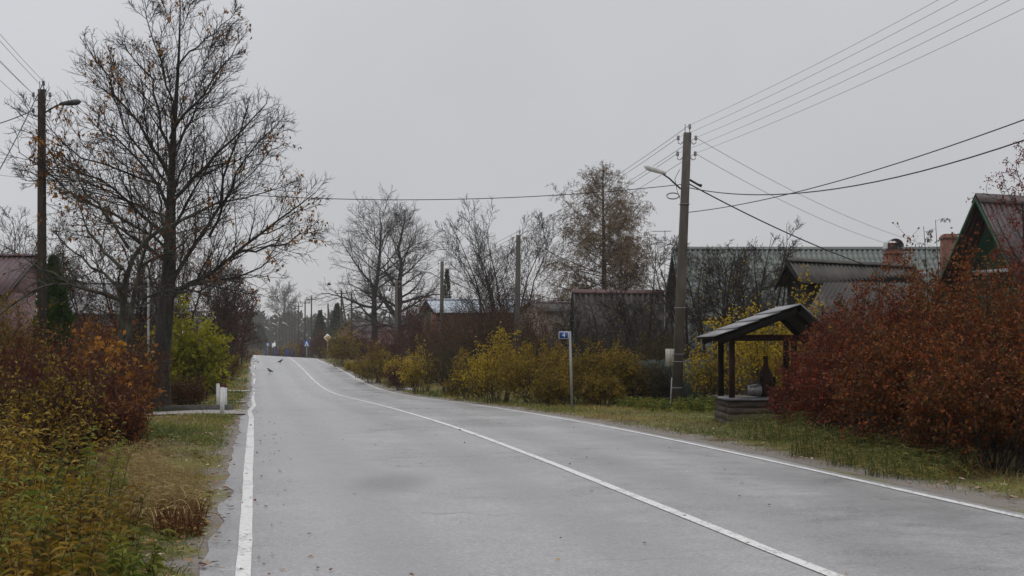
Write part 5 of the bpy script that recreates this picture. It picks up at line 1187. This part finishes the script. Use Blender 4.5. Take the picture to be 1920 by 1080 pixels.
# ------------------------------------------------------------------ rowan at the right edge, tall stalks
def rowan():
    rng = np.random.default_rng(12); d = 24.0; x = X(1950, d); gz = float(ground(x, d))
    q = np.linspace(0, 1, 8); P0 = np.stack([np.stack([x + sx * q ** 1.3 + .04 * np.sin(q * 7), d + sy * q, gz - .1 + h * q], 1) for sx, sy, h in ((-.15, .2, 4.9), (.5, -.3, 4.6), (-.5, -.5, 3.9))])
    R0 = np.tile(np.linspace(.06, .012, 8), (3, 1))
    C1, r1 = grow(rng, P0, R0, 13, .25, 1., lambda L, t, s: 1.05 * (1.2 - .6 * t) + 0 * L, .9, 6, .2, .12, .5, .006, .4)
    C2, r2 = grow(rng, C1, r1, 6, .2, 1., lambda L, t, s: L * .4, .8, 4, .1, .15, .6, .005, .5)
    t = thing('rowan_tree', (x, d, gz), 'rowan tree with red berry clusters and red leaves at the right edge', 'tree')
    m = MB(); m.tubes(P0, R0, 8); m.tubes(C1, r1, 5); m.build('trunk', M['bark'], t, smooth=True); m = MB(); m.tubes(C2, r2, 3); m.build('crown', M['twig'], t, smooth=True)
    n = 2600; p, dr, _ = scatter(rng, C2, n, .05); dr[:, 2] -= .5; m = MB(); m.leaves(p, dr, rng.uniform(.04, .08, n), .022, rng.random(n), rng); m.build('leaves', M['red_leaf'], t)
    tips = C2[:, -1]; sel = tips[rng.random(len(tips)) < .5]; c = np.repeat(sel, 22, 0) + rng.normal(0, .035, (len(sel) * 22, 3)); c[:, 2] -= .04
    m = MB(); n = len(c); o = np.array([(1, 0, 0), (0, 1, 0), (-1, 0, 0), (0, -1, 0), (0, 0, 1), (0, 0, -1)]) * .012
    V = (c[:, None] + o[None]).reshape(-1, 3); b0 = np.arange(n)[:, None] * 6
    F3 = np.array([(0, 1, 4, 4), (1, 2, 4, 4), (2, 3, 4, 4), (3, 0, 4, 4)])
    Q = np.concatenate([b0 + np.array(f) for f in ((0, 4, 2, 5), (1, 4, 3, 5), (0, 1, 2, 3))]); m.quads(V, Q, np.tile(rng.random(n), 3)); m.build('berries', M['berry'], t)
rowan()
for k, (px, py, d) in enumerate([(1732, 424, 30), (1762, 412, 31)]):
    rng = np.random.default_rng(900 + k); x = X(px, d); gz = float(ground(x, d)); H = Zp(py, d) - gz
    t = thing('tall_sapling', (x, d, gz), ['slender sapling with drooping leaf tufts between the two chimneys', 'taller slender sapling with drooping leaves left of the plain brick chimney'][k], 'sapling')
    q = np.linspace(0, 1, 9); P = np.stack([x + .1 * np.sin(q * 3 + k), d + .05 * q, gz - .05 + (H + .05) * q], 1)[None]; m = MB(); R = np.linspace(.02, .006, 9)[None]; m.tubes(P, R, 5)
    C1, r1 = grow(rng, P, R, 12, .55, 1., lambda L, t_, s: .3 + 0 * L, 1.0, 6, -.9, .06, .5, .004, .6); m.tubes(C1, r1, 3); m.build('stem', M['twig'], t, smooth=True)
    p, dr, _ = scatter(rng, C1, 150, .015, .3); dr[:, 2] -= 1.0; m = MB(); m.leaves(p, dr, rng.uniform(.06, .1, 150), .025, rng.random(150) , rng); m.build('leaves', M['olive_dark'], t)

# ------------------------------------------------------------------ far wood
rng = np.random.default_rng(33); n = 760
m = MB(); mt = MB(); pos = []; dirs = []; LL = []; WW = []; AA = []
for k in range(n):
    d = rng.uniform(520, 640); px = rng.uniform(-250, 2200); x = X(px, d); gz = float(zroad(d)); H = rng.uniform(13.5, 19) * (1.0 - .12 * np.clip((px - 560) / 500, 0, 1)); con = rng.random() < .6
    c = 60; z = rng.random(c); rr_ = (np.interp(z, [0, .2, 1], [1, 1, .03]) if con else np.interp(z, [0, .3, .7, 1], [.3, 1, 1, .25])) * (2.4 if con else 3.0); a = rng.random(c) * 6.283; s = np.sqrt(rng.random(c))
    pos.append(np.stack([x + np.cos(a) * rr_ * s, d + np.sin(a) * rr_ * s, gz + H * (.02 + .96 * z)], 1)); dirs.append(np.stack([np.cos(a), np.sin(a), np.full(c, .6 if con else .9)], 1) + rng.normal(0, .4, (c, 3)))
    LL.append(np.full(c, 2.6 if con else 2.2)); WW.append(np.full(c, 1.3)); AA.append(np.full(c, rng.random()))
m.leaves(np.concatenate(pos), np.concatenate(dirs), np.concatenate(LL), np.concatenate(WW), np.concatenate(AA), rng, 2, 0)
fo = m.build('far_wood', M['forest']); tag(fo, 'misty far wood of spruce and birch along the horizon', 'wood', kind='stuff')

# ------------------------------------------------------------------ haze
m = MB(); m.box((0, 330, 7.5), (1900, 900, 26)); hz = m.build('haze', None); setting(hz, 'stuff'); hz['label'] = 'thin autumn mist over the village'; hz['category'] = 'mist'
mh = bpy.data.materials.new('mist'); mh.use_nodes = True; nt = mh.node_tree; nt.nodes.clear(); o_ = N(nt, 'ShaderNodeOutputMaterial'); v = N(nt, 'ShaderNodeVolumePrincipled')
v.inputs['Color'].default_value = (.96, .965, .98, 1); v.inputs['Density'].default_value = .00028; v.inputs['Anisotropy'].default_value = 0.2
nt.links.new(v.outputs[0], o_.inputs['Volume']); hz.data.materials.append(mh); hz.display_type = 'WIRE'
for o in SC.objects:
    if '_o' in o: del o['_o']
